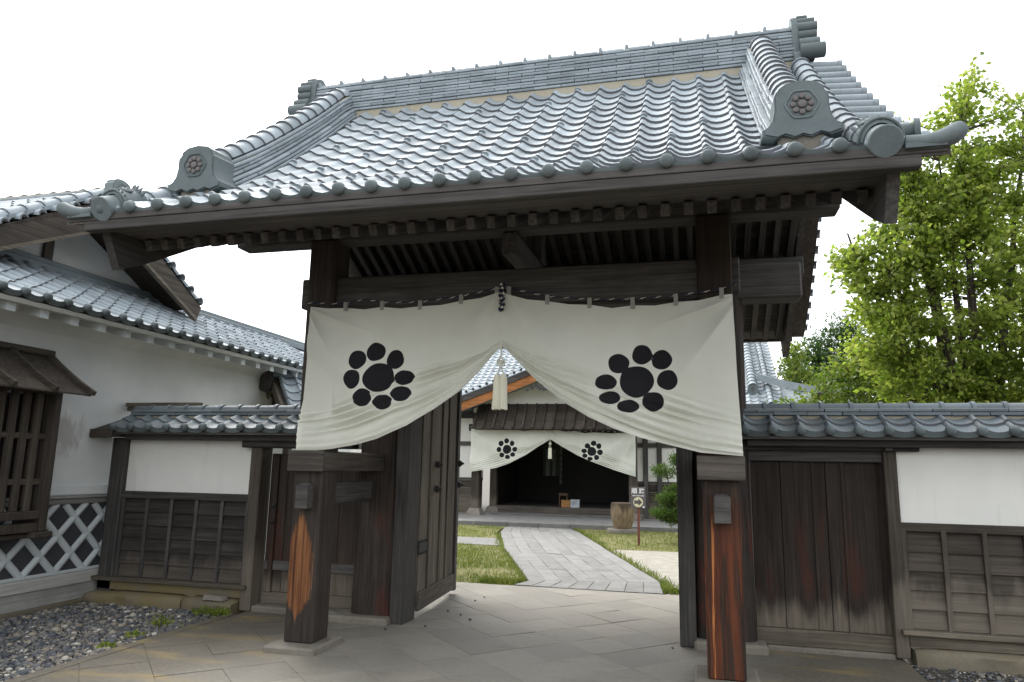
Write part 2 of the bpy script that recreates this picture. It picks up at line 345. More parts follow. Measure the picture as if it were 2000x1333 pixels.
def tile_roof(parent, O, U, W, prof, ncol, pitch, rows, mat, skip=None, single=None, guard=None, seed=1, k=1.0, eave=True, stuffname='far_tiles'):
    """O = eave corner, U = along the eave, W = horizontal direction up the slope, prof = [(d, z)]."""
    rg = random.Random(seed); O, U, W = Vector(O), Vector(U), Vector(W); f, L = prof_at(prof); ex = L/rows
    ms = tset(pitch, ex*1.06, mat, k); rest = MB(); n = 0
    for j in range(rows):
        d0, z0 = f(j*ex); d1, z1 = f(min(L, (j+1)*ex)); V = W*(d1-d0)+Vector((0, 0, z1-z0))
        for i in range(ncol):
            if skip and skip(i, j): continue
            me = ms[1] if (j == 0 and eave) else (ms[2] if guard and guard(i, j) else ms[0])
            Mx = frame(O+U*(i*pitch)+W*d0+Vector((0, 0, z0)), U, V) @ Matrix.Rotation(rg.gauss(0, .007), 4, 'Z') @ Matrix.Rotation(rg.gauss(0, .006), 4, 'Y')
            Mx = Matrix.Translation((0, 0, rg.gauss(0, .0012))) @ Mx
            if single is None or single(i, j): inst(me.name.split('.')[0], me, Mx, parent)
            else:
                rest.add([Mx @ v.co for v in me.vertices], [tuple(p.vertices) for p in me.polygons]); rest.m[-len(me.polygons):] = [p.material_index for p in me.polygons]; n += 1
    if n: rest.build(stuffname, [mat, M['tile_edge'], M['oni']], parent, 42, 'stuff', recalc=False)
def half_tile(name, r, L, mat, lip=.012, m=8, a0=0.0, end=False):   # round cover tile along +Y, opening downwards
    b = MB(); ys = [(0, r+lip), (.035, r+lip), (.036, r), (L, r*.96)]
    th = [a0+(math.pi-2*a0)*i/m for i in range(m+1)]
    vs = [(q*math.cos(t), y, q*math.sin(t)) for y, q in ys for t in th]; n = m+1
    b.add(vs, [(j*n+i, (j+1)*n+i, (j+1)*n+i+1, j*n+i+1) for j in range(len(ys)-1) for i in range(m)])
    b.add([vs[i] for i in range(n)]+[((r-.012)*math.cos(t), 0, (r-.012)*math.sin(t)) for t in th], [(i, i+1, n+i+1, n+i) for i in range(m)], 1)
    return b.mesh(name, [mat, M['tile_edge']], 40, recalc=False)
def along(prof_pts, step):                               # resample a 3D polyline at equal steps
    pts = [Vector(p) for p in prof_pts]; L = [0]
    for a, b in zip(pts, pts[1:]): L.append(L[-1]+(b-a).length)
    n = max(1, round(L[-1]/step)); out = []
    for k in range(n+1):
        s = L[-1]*k/n
        for i in range(len(pts)-1):
            if s <= L[i+1]+1e-9: out.append(pts[i].lerp(pts[i+1], (s-L[i])/(L[i+1]-L[i]))); break
    return out
def course(parent, pts, widths, hgt, gap, length, mat, rg, lateral, stagger=True, name='ridge_tile', over=1.0):
    """courses of flat ridge tiles stacked normal to the line pts; widths = one per course."""
    h0 = 0
    for c, wd in enumerate(widths):
        P = along(pts, length); lat = Vector(lateral)
        if stagger and c % 2:
            P = [P[0]]+[a.lerp(b, .5) for a, b in zip(P, P[1:])]+[P[-1]]
        key = ('noshi', round(wd, 3), round(hgt, 3), mat.name)
        if key not in TC: TC[key] = boxmesh(name, wd, 1, hgt-gap, mat, .004)
        for a, b in zip(P, P[1:]):
            t = (b-a); nn = lat.cross(t).normalized()
            if nn.z < 0: nn = -nn
            F = frame((a+b)/2+nn*(h0+hgt/2), lat, t) @ Matrix.Diagonal((1+rg.uniform(-.02, .02), t.length-.004, 1, 1))
            inst(name, TC[key], Matrix.Translation((rg.gauss(0, .002), 0, rg.gauss(0, .001))) @ F, parent)
        h0 += hgt
    return h0
ONI = [(-.235, 0), (-.235, .035), (-.20, .055), (-.172, .095), (-.158, .16), (-.158, .25), (-.135, .275), (-.128, .305), (-.085, .335), (0, .348)]
ONI = ONI+[(-x, z) for x, z in ONI[-2::-1]]+[(.16, -.022), (.11, -.004), (.05, -.028), (0, -.01), (-.05, -.028), (-.11, -.004), (-.16, -.022)]
def ornament(parent, O, X, Yv, sc=1.0, depth=.11, name='ridge_end_ornament'):
    """cloud-footed end tile with a round crest, facing -Yv."""
    O, X, Yv = Vector(O), Vector(X), Vector(Yv).normalized(); Z = Vector((0, 0, 1)); b = MB()
    b.prism([(x*sc, z*sc) for x, z in ONI], O, X, Z, Yv*depth*sc)
    b.prism([(x*sc*.93, .008+z*sc*.95) for x, z in ONI], O-Yv*.014, X, Z, Yv*.02)
    o = b.build(name, M['oni'], parent, 35)
    c = O+Z*.185*sc-Yv*.016; d = MB(); rr = .092*sc
    pts = [c+(X*math.cos(a)+Z*math.sin(a))*(rr*(1+.05*math.cos(6*a))) for a in [2*math.pi*i/24 for i in range(25)]]
    d.tube(pts, .007*sc, 6, False); d.build('crest_frame', M['oni'], o, 60)
    d = MB()
    def disc(cc, r, hh): 
        m = 10; vs = [cc+(X*math.cos(2*math.pi*i/m)+Z*math.sin(2*math.pi*i/m))*r*q-Yv*e for q, e in ((1, 0), (.85, hh), (.4, hh*1.2)) for i in range(m)]
        d.add(vs, [(j*m+i, j*m+(i+1) % m, (j+1)*m+(i+1) % m, (j+1)*m+i) for j in range(2) for i in range(m)]+[tuple(range(2*m, 3*m))])
    disc(c, .028*sc, .016)
    for k in range(8): disc(c+(X*math.cos(k*math.pi/4)+Z*math.sin(k*math.pi/4))*.052*sc, .019*sc, .013)
    d.build('crest_boss', M['crest_clay'], o, 50); return o

# ---------------------------------------------------------------- the gate
GX = -1.58; RY = 7.05                                    # centre line, ridge line
gate = thing('roofed_gate', 'tall dark timber gate with silver tiled roof spanning the stone paving', 'gate', (GX, RY, 0))
def part(name, mb, mat, parent=gate, smooth=None): return mb.build(name, mat, parent, smooth)
PXS = (-3.405, .185)
for i, x in enumerate(PXS):
    p = part('front_post', MB().box(x-.14, x+.14, 5.90, 6.18, .055, 3.71, .012), M['postL' if i == 0 else 'postR'])
    p['label'] = ('dark square post with an orange flame-shaped worn patch', 'reddish brown square post with orange streaks')[i]
    part('base_stone', MB().box(x-.24, x+.24, 5.74, 6.32, -.02, .055, .02), M['base'])
    part('saddle_beam', MB().box(x-.178, x+.178, 5.85, 7.16, 1.53, 1.71, .014), M['doorY'])
    part('beam_cap', MB().box(x-.18, x+.18, 5.83, 5.849, 1.527, 1.713, .004), M['doorX'])
    part('tie_beam', MB().box(x-.05, x+.05, 5.845, 7.2, 1.23, 1.42, .006), M['darkY'])
    part('tie_wedge', MB().box(x-.062, x+.062, 5.80, 5.905, 1.20, 1.405, .006), M['darkX'])
part('front_lintel', MB().box(-3.64, .39, 5.955, 6.10, 3.055, 3.345, .012), M['darkX'])
for y in (6.04, 2*RY-6.04):
    part('purlin', MB().box(-4.39, 1.18, y-.11, y+.11, 3.70, 3.90, .012), M['darkX'])
b = MB(); 
for xx in (-4.39, 1.18): pass
part('ridge_beam', MB().box(-4.3, 1.1, RY-.1, RY+.1, 4.15, 4.36, .01), M['darkX'])
part('main_lintel', MB().box(-3.75, 1.04, 7.16, 7.46, 3.27, 3.62, .02), M['darkX'])
for x in (GX,):
    part('cross_beam', MB().box(x-.07, x+.07, 5.95, 8.2, 3.48, 3.69, .012), M['darkY'])
for x in (GX,): part('king_post', MB().box(x-.09, x+.09, RY-.09, RY+.09, 3.69, 4.16, .01), M['darkZ'])
for x in PXS:                                            # rear posts
    part('rear_post', MB().box(x-.13, x+.13, 7.93, 8.19, .05, 3.71, .01), M['darkZ']); part('base_stone', MB().box(x-.2, x+.2, 7.86, 8.26, -.02, .05, .02), M['base'])
def oval_post(x0, x1, y0, y1, z0, z1, mat):
    b = MB(); cx, cyy, rx, ry = (x0+x1)/2, (y0+y1)/2, (x1-x0)/2, (y1-y0)/2; n = 24; zs = [z0, z0+.05, z0+.5, 1.2, 2.2, z1]; fl = [1.03, 1.03, 1.0, .97, .96, .95]
    vs = []
    for z, q in zip(zs, fl):
        for k in range(n):
            a = 2*math.pi*k/n; c, s_ = math.cos(a), math.sin(a); e = .55
            vs.append((cx+rx*q*math.copysign(abs(c)**e, c), cyy+ry*q*math.copysign(abs(s_)**e, s_), z))
    fs = [(j*n+k, j*n+(k+1) % n, (j+1)*n+(k+1) % n, (j+1)*n+k) for j in range(len(zs)-1) for k in range(n)]+[tuple(range(n))[::-1], tuple(range((len(zs)-1)*n, len(zs)*n))]
    b.add(vs, fs); return part('main_pillar', b, mat, smooth=50)
oval_post(-3.56, -3.05, 7.13, 7.53, .06, 3.3, M['pillar'])
oval_post(-.05, .50, 7.13, 7.53, .06, 3.3, M['pillar'])
part('pillar_stone', MB().box(-3.72, -3.06, 6.99, 7.66, -.02, .065, .025), M['base']); part('pillar_stone', MB().box(-.06, .58, 7.02, 7.66, -.02, .075, .025), M['base'])
part('jamb', MB().box(-3.075, -2.925, 7.10, 7.42, .0, 3.28, .008), M['darkZ']); part('jamb', MB().box(-.185, -.035, 7.10, 7.42, .0, 3.28, .008), M['darkZ'])
part('infill_panel', MB().box(-3.75, -3.5, 7.30, 7.36, 1.76, 3.27), M['plaster'])
def door_leaf(x, sgn, ang):
    hy = 7.44; Ln = 1.56; c, s_ = math.sin(ang), math.cos(ang); D = Vector((-sgn*c, s_, 0)); Nn = Vector((sgn*s_, c, 0)); O = Vector((x, hy, 0))
    def bx(u0, u1, n0, n1, z0, z1, bv=.006):
        mid = O+D*(u0+u1)/2+Nn*(n0+n1)/2+Vector((0, 0, (z0+z1)/2)); return MB().fbox(mid, D*(u1-u0)/2, Nn*(n1-n0)/2, (0, 0, (z1-z0)/2), bv)
    d = part('door_leaf', bx(0, Ln, -.03, .0, .09, 3.22), M['leaf_door'])
    us = [.02, .33, .52, .80, 1.07, 1.33, Ln-.10]
    for a, b_ in zip(us, us[1:]): bx(a+.003, b_-.003, .0, .014, .26, 3.05, .004).build('plank', M['leaf_door'], d)
    for u in (.34, .79, 1.08): bx(u-.035, u+.035, .012, .034, .26, 3.05).build('batten', M['leaf_door'], d)
    bx(Ln-.10, Ln, -.055, .045, .05, 3.22).build('stile', M['darkZ'], d)
    bx(0, Ln-.1, .0, .04, .07, .26).build('rail', M['leaf_rail'], d); bx(0, Ln-.1, .0, .04, 3.05, 3.22).build('rail', M['leaf_rail'], d)
    for z in (.72, 2.5):
        h = bx(0, .34, .014, .024, z-.075, z+.075, .002).build('hinge_strap', M['iron'], d)
        st = MB()
        for k in range(9):
            for zz in (z-.06, z+.06): st.tube([O+D*(.02+k*.038)+Nn*.022+Vector((0, 0, zz)), O+D*(.02+k*.038)+Nn*.034+Vector((0, 0, zz))], .009, 6)
        st.build('studs', M['iron'], h, kind='stuff')
    for (u, z) in ((.55, 1.61), (.55, 1.33), (Ln-.05, 1.63), (Ln-.05, 1.36)):
        q = O+D*u+Vector((0, 0, z)); n0 = .03 if u < 1 else .045
        MB().tube([q+Nn*n0, q+Nn*(n0+.012), q+Nn*(n0+.03), q+Nn*(n0+.045), q+Nn*(n0+.07)], [.042, .045, .036, .02, .008], 10).build('boss', M['iron'], d, 50)
    return d
door_leaf(-2.935, 1, R(4)); door_leaf(-.175+.06, -1, R(0))
part('threshold_stone', MB().box(-4.74, -3.62, 7.18, 7.6, -.02, .06, .015), M['base']); part('threshold_stone', MB().box(.58, 1.66, 7.24, 7.6, -.02, .042, .015), M['base'])
# rafters, soffit, fascia
RAF = [(4.62, 3.30), (6.0, 3.94), (RY, 4.42)]
def soff(y): return 3.345+.465*(abs(RY-y)*-1+RY-4.62)
rm = {}
for sgn in (-1, 1):
    a = Vector((0, RY+sgn*(RY-4.60), 3.295)); b_ = Vector((0, RY, 4.42)); ln = (b_-a).length
    if 'r' not in rm: rm['r'] = boxmesh('rafter', .062, ln, .085, M['darkY'], .004)
    for i in range(36):
        x = -4.22+i*.1505
        if sgn > 0 and i < 1: continue
        inst('rafter', rm['r'], frame((a+b_)/2+Vector((x, 0, 0)), (1, 0, 0) if sgn < 0 else (-1, 0, 0), b_-a), gate)
    s = MB(); y1 = RY+sgn*(RY-4.24); y2 = RY+sgn*(RY-4.66)
    xl = -4.33 if sgn < 0 else -4.10
    s.add([(-4.33, y1, 3.325), (1.13, y1, 3.325), (1.13, y2, 3.36), (-4.33 if sgn < 0 else -4.10, y2, 3.36), (xl, RY, 4.475), (1.13, RY, 4.475),
           (-4.33, y1, 3.36), (1.13, y1, 3.36), (1.13, y2, 3.41), (-4.33 if sgn < 0 else -4.10, y2, 3.41), (xl, RY, 4.52), (1.13, RY, 4.52)],
          [(0, 1, 2, 3), (3, 2, 5, 4), (6, 9, 8, 7), (9, 10, 11, 8), (0, 6, 7, 1), (4, 5, 11, 10), (0, 3, 9, 6), (3, 4, 10, 9), (1, 7, 8, 2), (2, 8, 11, 5)])
    part('soffit_board', s, M['darkX'])
    part('fascia', MB().box(-4.45, 1.27, y1-.05 if sgn < 0 else y1-.03, y1+.03 if sgn < 0 else y1+.05, 3.30, 3.372, .006), M['darkX'])
    part('eave_board', MB().box(-4.60, 1.40, min(y1-sgn*.02, y1+sgn*.05), max(y1-sgn*.02, y1+sgn*.05), 3.376, 3.425, .004), M['darkX'])
# roof body
GP = [(4.20, 3.425), (4.5, 3.575), (4.77, 3.735), (5.01, 3.895), (5.285, 4.095), (5.6, 4.345), (5.91, 4.605), (6.4, 5.03), (6.95, 5.545)]
PF = [(y-4.2, z) for y, z in GP]
XE0, XE1 = -4.62, 1.42
sec = [(y, z-.012) for y, z in GP]+[(RY, 5.60)]+[(2*RY-y, z-.012) for y, z in GP[::-1]]
low = [(2*RY-4.24, 3.40), (2*RY-5, 3.70), (RY, 4.60), (5, 3.70), (4.24, 3.40)]
poly = sec+low
b = MB(); vs = [(x, y, z) for x in (-4.31, 1.11) for y, z in poly]; n = len(poly)
b.add(vs, [tuple(range(n)), tuple(range(n, 2*n))[::-1]]+[(k, n+k, n+(k+1) % n, (k+1) % n) for k in range(n)])
roof = part('roof', b, M['darkX'])
# wide verge deck carrying the outer tiles
for (xa, xb) in ((-4.62, -4.312), (1.112, 1.42)):
    b = MB(); ps = sec; n = len(ps); vs = [(x, y, z-d) for d in (0.004, .055) for x in (xa, xb) for y, z in ps]
    fs = []
    for k in range(n-1):
        fs += [(k, k+1, n+k+1, n+k), (2*n+k, 3*n+k, 3*n+k+1, 2*n+k+1), (k, 2*n+k, 2*n+k+1, k+1), (n+k, n+k+1, 3*n+k+1, 3*n+k)]
    fs += [(0, n, 3*n, 2*n), (n-1, 3*n-1, 4*n-1, 2*n-1)]
    b.add(vs, fs); b.build('verge_board', M['doorY'], roof)
for xa in (-4.385, 1.115):                                # bargeboards
    b = MB(); top = [(4.27, 3.37)]+[(y, z-.06) for y, z in GP[1:]]+[(RY, 5.5)]; bot = [(4.44, 3.055), (4.62, 3.135), (4.9, 3.285), (5.36, 3.54), (5.8, 3.78), (6.2, 4.05), (6.6, 4.38), (6.9, 4.72), (RY, 4.84)]
    for mir in (False, True):
        t_ = [((2*RY-y) if mir else y, z) for y, z in top]; o_ = [((2*RY-y) if mir else y, z+(.47*math.exp(-((y-5.75)/.5)**2) if mir and xa < -3 else 0)) for y, z in bot]
        tt = along([(0, *q) for q in t_], .3); 
        f1, L1 = prof_at(t_); f2, L2 = prof_at(o_); n = 14; vs = []
        for k in range(n+1):
            for xx in (xa, xa+.07): a1 = f1(L1*k/n); a2 = f2(L2*k/n); vs += [(xx, *a1), (xx, *a2)]
        fs = []
        for k in range(n):
            o = k*4; fs += [(o, o+1, o+5, o+4), (o+2, o+6, o+7, o+3), (o, o+4, o+6, o+2), (o+1, o+3, o+7, o+5)]
        fs += [(0, 2, 3, 1), (n*4, n*4+1, n*4+3, n*4+2)]
        MB().add(vs, fs).build('bargeboard', M['darkY'], gate)
# tiles
TP = .2445; X0 = -4.04-TP-.022
def gskip(i, j): return i in (1, 20) and j >= 2
def gguard(i, j): return j % 2 == 1 and (i+(j//2)*2) % 3 == 0 and 2 < i < 19
tile_roof(roof, (X0, 4.2, 0), (1, 0, 0), (0, 1, 0), PF, 22, TP, 16, M['tile'], gskip, lambda i, j: not (i in (0, 21) and j >= 4), gguard, 3, stuffname='edge_tiles')
tile_roof(roof, (X0+22*TP, 2*RY-4.2, 0), (-1, 0, 0), (0, -1, 0), PF, 22, TP, 16, M['tile'], None, lambda i, j: False, None, 4, stuffname='rear_tiles')
# verge: a roll of round tiles on the rake and short tiles laid outwards over the edge
slope = [Vector((0, y, z)) for y, z in GP]+[Vector((0, 6.99, 5.57))]
big = half_tile('verge_roll_tile', .082, .24, M['tile'], .013); outt = half_tile('verge_tile', .05, .30, M['tile'], .008, 7)
for xr, sg in ((1.085, 1), (-4.275, -1)):
    for mir in (1, -1):
        pts = [Vector((xr, p.y if mir > 0 else 2*RY-p.y, p.z+.035)) for p in slope]; P = along(pts, .222)
        for a, b_ in zip(P, P[1:]): inst('verge_roll_tile', big, frame(a, (mir, 0, 0), b_-a), roof)
        P = along([Vector((0, p.y, p.z+.004)) for p in pts], .215)
        for k, (a, b_) in enumerate(zip(P, P[1:])):
            mid = (a+b_)/2; t = (b_-a).normalized(); out = Vector((sg, 0, -.10)).normalized()
            F = frame((xr+sg*.375, mid.y, mid.z-.035-.02), (t if (sg*mir) < 0 else -t) if mir > 0 else (t if sg < 0 else -t), -out)
            if F.to_3x3().col[2].z < 0: F = F @ Matrix.Rotation(math.pi, 4, 'Y')
            inst('verge_tile', outt, F, roof)
# corner pieces at the front eave
for xr, sg in ((1.085, 1), (-4.275, -1)):
    t = Vector((0, -.89, -.45)).normalized(); o = Vector((xr, 4.26, 3.487))
    o = o+Vector((0, 0, .012)); nrm = Vector((0, -.45, .89)).normalized()
    MB().tube([o-t*.22, o+t*.02, o+t*.115, o+t*.122], [.090, .092, .094, .088], 22).build('corner_roll_end', M['oni'], roof, 40)
    b = MB(); m = 18; vs = []                              # mask tile saddled over the roll: flared shell, beaded rim, curls and a spiky crest
    rows_ = [(-.30, .100), (-.24, .106), (-.17, .112), (-.10, .118), (-.05, .120), (-.03, .095)]
    def shp(u, rad, a): return o+t*(u+.035*abs(math.cos(a)))+Vector((math.cos(a)*rad, 0, 0))+nrm*math.sin(a)*rad*(1.06 if u > -.2 else 1)
    for u, rad in rows_:
        for k in range(m+1): vs.append(shp(u, rad, math.pi*k/m))
    n = m+1; b.add(vs, [(jj*n+ii, (jj+1)*n+ii, (jj+1)*n+ii+1, jj*n+ii+1) for jj in range(len(rows_)-1) for ii in range(m)])
    b.tube([shp(-.045, .122, math.pi*k/16) for k in range(17)], .009, 6)
    for k in range(9): c_ = shp(-.085, .122, math.pi*(k+1)/10); b.tube([c_, c_+nrm*.004+t*.012, c_+t*.022], [.004, .011, .004], 6)
    for a0 in (.36, .64):
        cc = shp(-.16, .120, math.pi*a0); ex = Vector((1, 0, 0))*math.sin(math.pi*a0)*(-1)-nrm*math.cos(math.pi*a0)*-1; ex.normalize()
        b.tube([cc+(ex*math.cos(q_*.62)+t*math.sin(q_*.62))*(.042*(1-q_/22)) for q_ in range(19)], [.009]*18+[.004], 6)
    for k in range(7): c_ = shp(-.25, .108, math.pi*(.2+.1*k)); dd_ = (c_-(o+t*-.25)).normalized(); b.tube([c_-dd_*.01, c_+dd_*.022-t*.02, c_+dd_*.04-t*.05], [.016, .012, .002], 6)
    o2 = b.build('mask_tile', M['oni'], roof, 50, recalc=False)
    # upturned horn tile and the scalloped disc beside it
    h0 = Vector((xr+sg*.11, 4.22, 3.455)); pts = [h0, h0+Vector((sg*.09, -.01, -.014)), h0+Vector((sg*.17, -.02, -.008)), h0+Vector((sg*.23, -.03, .012)), h0+Vector((sg*.275, -.035, .04)), h0+Vector((sg*.29, -.036, .052))]
    MB().tube(pts, [.05, .056, .062, .064, .058, .045], 14, sq=.85).build('horn_tile', M['oni'], roof, 50)
    d0 = Vector((xr+sg*.205, 4.36, 3.585)); MB().tube([d0-Vector((sg*.10, 0, 0)), d0, d0+Vector((sg*.004, -.001, 0)), d0+Vector((sg*.035, -.01, 0))], [.05, .05, .078, .07], 16).build('end_disc', M['oni'], roof, 40)
    MB().box(min(xr+sg*.10, xr+sg*.31), max(xr+sg*.10, xr+sg*.31), 4.16, 4.22, 3.40, 3.43).build('corner_tile', M['oni'], roof)
# descending ridges
rg = random.Random(5)
for xk, sg in ((.725, 1), (-3.865, -1)):
    base = [Vector((xk, y, z+.03)) for y, z in GP if y > 4.7]; base[0] = Vector((xk, 4.90, 3.845)); base.append(Vector((xk, 6.99, 5.59)))
    core = MB().sweep([(-.17, -.05), (.17, -.05), (.17, .04), (.11, .05), (.11, .21), (-.11, .21), (-.11, .05), (-.17, .04)], base, (1, 0, 0)).build('descending_ridge', M['mortar'], gate)
    h = course(core, base, [.42, .39, .37], .030, .007, .24, M['tile'], rg, (1, 0, 0))
    off = lambda hh: [p+(Vector((1, 0, 0)).cross((base[min(i+1, len(base)-1)]-base[max(i-1, 0)]).normalized()))*hh for i, p in enumerate(base)]
    course(core, off(.094), [.29, .262, .282, .255], .031, .007, .24, M['tile'], rg, (1, 0, 0))
    capm = half_tile('ridge_cap_tile', .105, .21, M['tile'], .016, 9, .25); P = along(off(.205), .19)
    for a, b_ in zip(P, P[1:]): inst('ridge_cap_tile', capm, frame(a-(b_-a).normalized()*.0, (1, 0, 0), b_-a), core)
    ornament(core, (xk, 4.62, 3.76), (1, 0, 0), (0, 1, .12), 1.06, .24)
    MB().box(xk-.15, xk+.15, 4.64, 4.80, 3.60, 3.77, .02).build('mortar_bed', M['base'], core)
# main ridge
core = MB().box(-4.2, 1.03, RY-.16, RY+.16, 5.42, 5.585).box(-4.2, 1.03, RY-.115, RY+.115, 5.585, 5.97).build('main_ridge', M['mortar'], gate)
course(core, [Vector((-4.22, RY, 5.585)), Vector((1.05, RY, 5.585))], [.35-.010*i+(.014 if i % 2 else 0) for i in range(10)], .038, .009, .285, M['tile'], rg, (0, 1, 0))
capm = MB(); 
capm.sweep([(-.11, 0), (.11, 0), (.09, .035), (0, .05), (-.09, .035)], [(0, 0, 0), (0, .26, 0)], (1, 0, 0))
capm.box(-.118, .118, 0, .035, .0, .062, .008)
cm = capm.mesh('ridge_cap_tile', M['tile'], 40)
for i in range(19): inst('ridge_cap_tile', cm, frame((-4.22+i*.277, RY, 5.966), (0, -1, 0), (1, 0, 0)), core)
for xr, sg in ((1.06, 1), (-4.25, -1)):                   # ridge-end plate with stacked rolls pointing outwards
    b = MB(); b.prism([(-.23, 0), (-.23, .06), (-.17, .12), (-.15, .3), (-.16, .42), (-.10, .53), (0, .57), (.10, .53), (.16, .42), (.15, .3), (.17, .12), (.23, .06), (.23, 0)], (xr-(.03 if sg > 0 else .03), RY, 5.56), (0, 1, 0), (0, 0, 1), (.06, 0, 0))
    pl = b.build('ridge_end_plate', M['oni'], gate, 35)
    for dy, z, r_, L in ((-.06, 6.09, .035, .13), (-.10, 6.025, .04, .19), (-.12, 5.955, .052, .21), (-.13, 5.86, .05, .20), (-.155, 5.755, .058, .22), (-.19, 5.655, .075, .26), (.12, 5.955, .052, .21), (.15, 5.80, .058, .22), (.19, 5.655, .075, .26)):
        MB().tube([(xr+sg*.03, RY+dy, z), (xr+sg*(L-.01), RY+dy, z), (xr+sg*L, RY+dy, z)], [r_, r_, r_*.9], 14).build('ridge_end_roll', M['oni'], pl, 40)
    MB().box(min(xr+sg*.03, xr+sg*.2), max(xr+sg*.03, xr+sg*.2), RY-.15, RY+.15, 5.70, 5.9).build('ridge_end_block', M['oni'], pl)
# ---------------------------------------------------------------- curtains
def cloth_mat():
    t = NT('white_cotton_with_crest'); a = t.n('ShaderNodeAttribute', attribute_name='crest').outputs['Fac']; P = t.pos()
    n = t.noise(P, 1.6, 5, .6); f = t.noise(P, 350, 2, .5)
    c = t.ramp(n, [(.3, (.69, .69, .60)), (.7, (.79, .79, .71))]); ink = t.ramp(n, [(.3, (.014, .014, .016)), (.7, (.024, .024, .026))])
    m = t.mr(a, -.002, .002, 1, 0); c = t.mix(m, c, ink); t.bump(f, .06, .001); t.fin(c, .85, 0, .15)
    tr = t.n('ShaderNodeBsdfTranslucent'); t.l(c, tr.inputs['Color']); mx = t.n('ShaderNodeMixShader'); mx.inputs[0].default_value = .22
    t.l(t.b.outputs[0], mx.inputs[1]); t.l(tr.outputs[0], mx.inputs[2]); t.l(mx.outputs[0], t.out.inputs[0]); return t.mat
M['cloth'] = cloth_mat(); M['cord'] = plain('white_cotton_cord', (.62, .61, .50), .85, var=.1); M['tassel'] = plain('cream_silk_tassel', (.70, .68, .55), .8, var=.08, sc=40)
M['navy'] = plain('navy_cord', (.012, .013, .035), .7)
def lerp_pts(pts, x):
    if x <= pts[0][0]: return pts[0][1]
    for (a, za), (b, zb) in zip(pts, pts[1:]):
        if x <= b: return za+(zb-za)*(x-a)/(b-a)
    return pts[-1][1]
def smooth_pts(pts, lo, hi, n=160):
    xs = np.linspace(lo, hi, n); z = np.array([lerp_pts(pts, x) for x in xs])
    return xs, z
def curtain(name, label, Y, top, bot, xm, tabs, crest, nx, nz, amp, ropez, seed):
    x0, x1 = bot[0][0], bot[-1][0]; zc = lerp_pts(bot, xm)
    root = thing(name, label, 'curtain', (xm, Y, min(z for _, z in bot)))
    rn = random.Random(seed); ph = [rn.uniform(0, 6.28) for _ in range(8)]; hw = (x1-x0)/2
    vs = []; cr_ = []; 
    xt0, xt1 = top[0][0], top[-1][0]
    for i in range(nx+1):
        s = i/nx; s2 = s
        for j in range(nz+1):
            v = j/nz; xb = x0+(x1-x0)*s2; xa = xt0+(xt1-xt0)*s2; x = xa+(xb-xa)*v**1.2
            zt = lerp_pts(top, xa); zb = lerp_pts(bot, xb)
            z = zt+(zb-zt)*v; d = abs(x-xm)/hw; q = 1-v; H = zt-zb
            side = 1 if x > xm else 0
            # gathered folds run up from the outer hem and bunch at the tied centre
            bunch = math.exp(-d*2.0); v0 = lerp_pts([(0, .86), (.14, .68), (.3, .52), (.5, .47), (.75, .6), (1, .7)], d); wv = max(0, (v-v0)/(1-v0)); st_ = min(1, wv*3); st_ = st_*st_*(3-2*st_)
            wob = .35*math.sin(1.7*x+ph[0])+.6*noise.noise((x*1.3, v*1.5, seed))
            ph_ = 7.2*wv+wob+side*.37; kf = math.floor(ph_); w1 = math.sin(2*math.pi*ph_-.5*math.sin(2*math.pi*ph_))
            am = .25+1.25*max(0, min(1, .5+1.9*noise.noise((x*1.2+kf*7.3, kf*3.7, seed+2))))
            y = .46*((1-v0)*H/7.2)*st_*(1-.45*d)*am*(1 if v < .985 else .5)*w1; yf = y
            cx_ = x0 if side == 0 else x1; ct = lerp_pts(top, cx_); rx_, rz_ = abs(x-cx_), ct-z; rr_ = math.hypot(rx_, rz_)+1e-6; th_ = math.atan2(rz_, rx_+.02)
            y += amp*.42*math.exp(-(rr_/1.0)**2)*min(1, rr_/.25)*(abs(math.sin(5.2*th_+ph[6]+.5*noise.noise((x, z, seed))))**.8*2-1)
            rx_, rz_ = abs(x-xm), lerp_pts(top, xm)+.05-z; rr_ = math.hypot(rx_, rz_)+1e-6; th_ = math.atan2(rz_, rx_)
            y += amp*.34*math.exp(-(rr_/.75)**2)*min(1, rr_/.3)*math.sin(8*th_+ph[7])*(1-st_)
            # broad sag under each span of cord, and slack diagonals from the corners
            y += amp*.9*math.sin(2.6*(x-xm)/hw*math.pi+ph[3])*(.25+.75*v)*(1-bunch*.6)
            dg = abs((x-(x0 if side == 0 else x1)))/hw; dz = (zt-z)/1.35
            y += amp*.75*math.exp(-(dg*1.5)**2)*math.sin(9*(dz-dg*.9)+ph[4])*min(1, dz*3+.2)
            y += amp*.5*math.exp(-((d-.02)*4)**2)*math.sin(14*d+ph[5])*(1-v)
            y -= amp*.9*v*v*(1-bunch)
            y += .004*noise.noise((x*3.1, z*3.1, seed))
            m = 9.0
            for (ex, ez, rx, rz) in crest:
                e = math.hypot((x-ex)/rx, (z-ez)/rz); an = math.atan2(z-ez, x-ex)
                m = min(m, (e-.955-.022*math.sin(3*an+ex*40)-.012*math.sin(5*an+ez*31))*min(rx, rz))
            fl = max(0, min(1, (m+.03)/.10)); fl = fl*fl*(3-2*fl)              # the dyed discs lie flatter than the cloth round them
            yy = Y+y-yf*(1-.25-.75*fl)
            if Y < 7 and (x < -3.2 or x > -.02) and yy > 5.883: yy = 5.883
            vs.append((x, yy, z))
            cr_.append(m)
    n = nz+1; b = MB(); b.add(vs, [(i*n+j, i*n+j+1, (i+1)*n+j+1, (i+1)*n+j) for i in range(nx) for j in range(nz)])
    o = b.build('cloth', M['cloth'], root, 180, recalc=False)
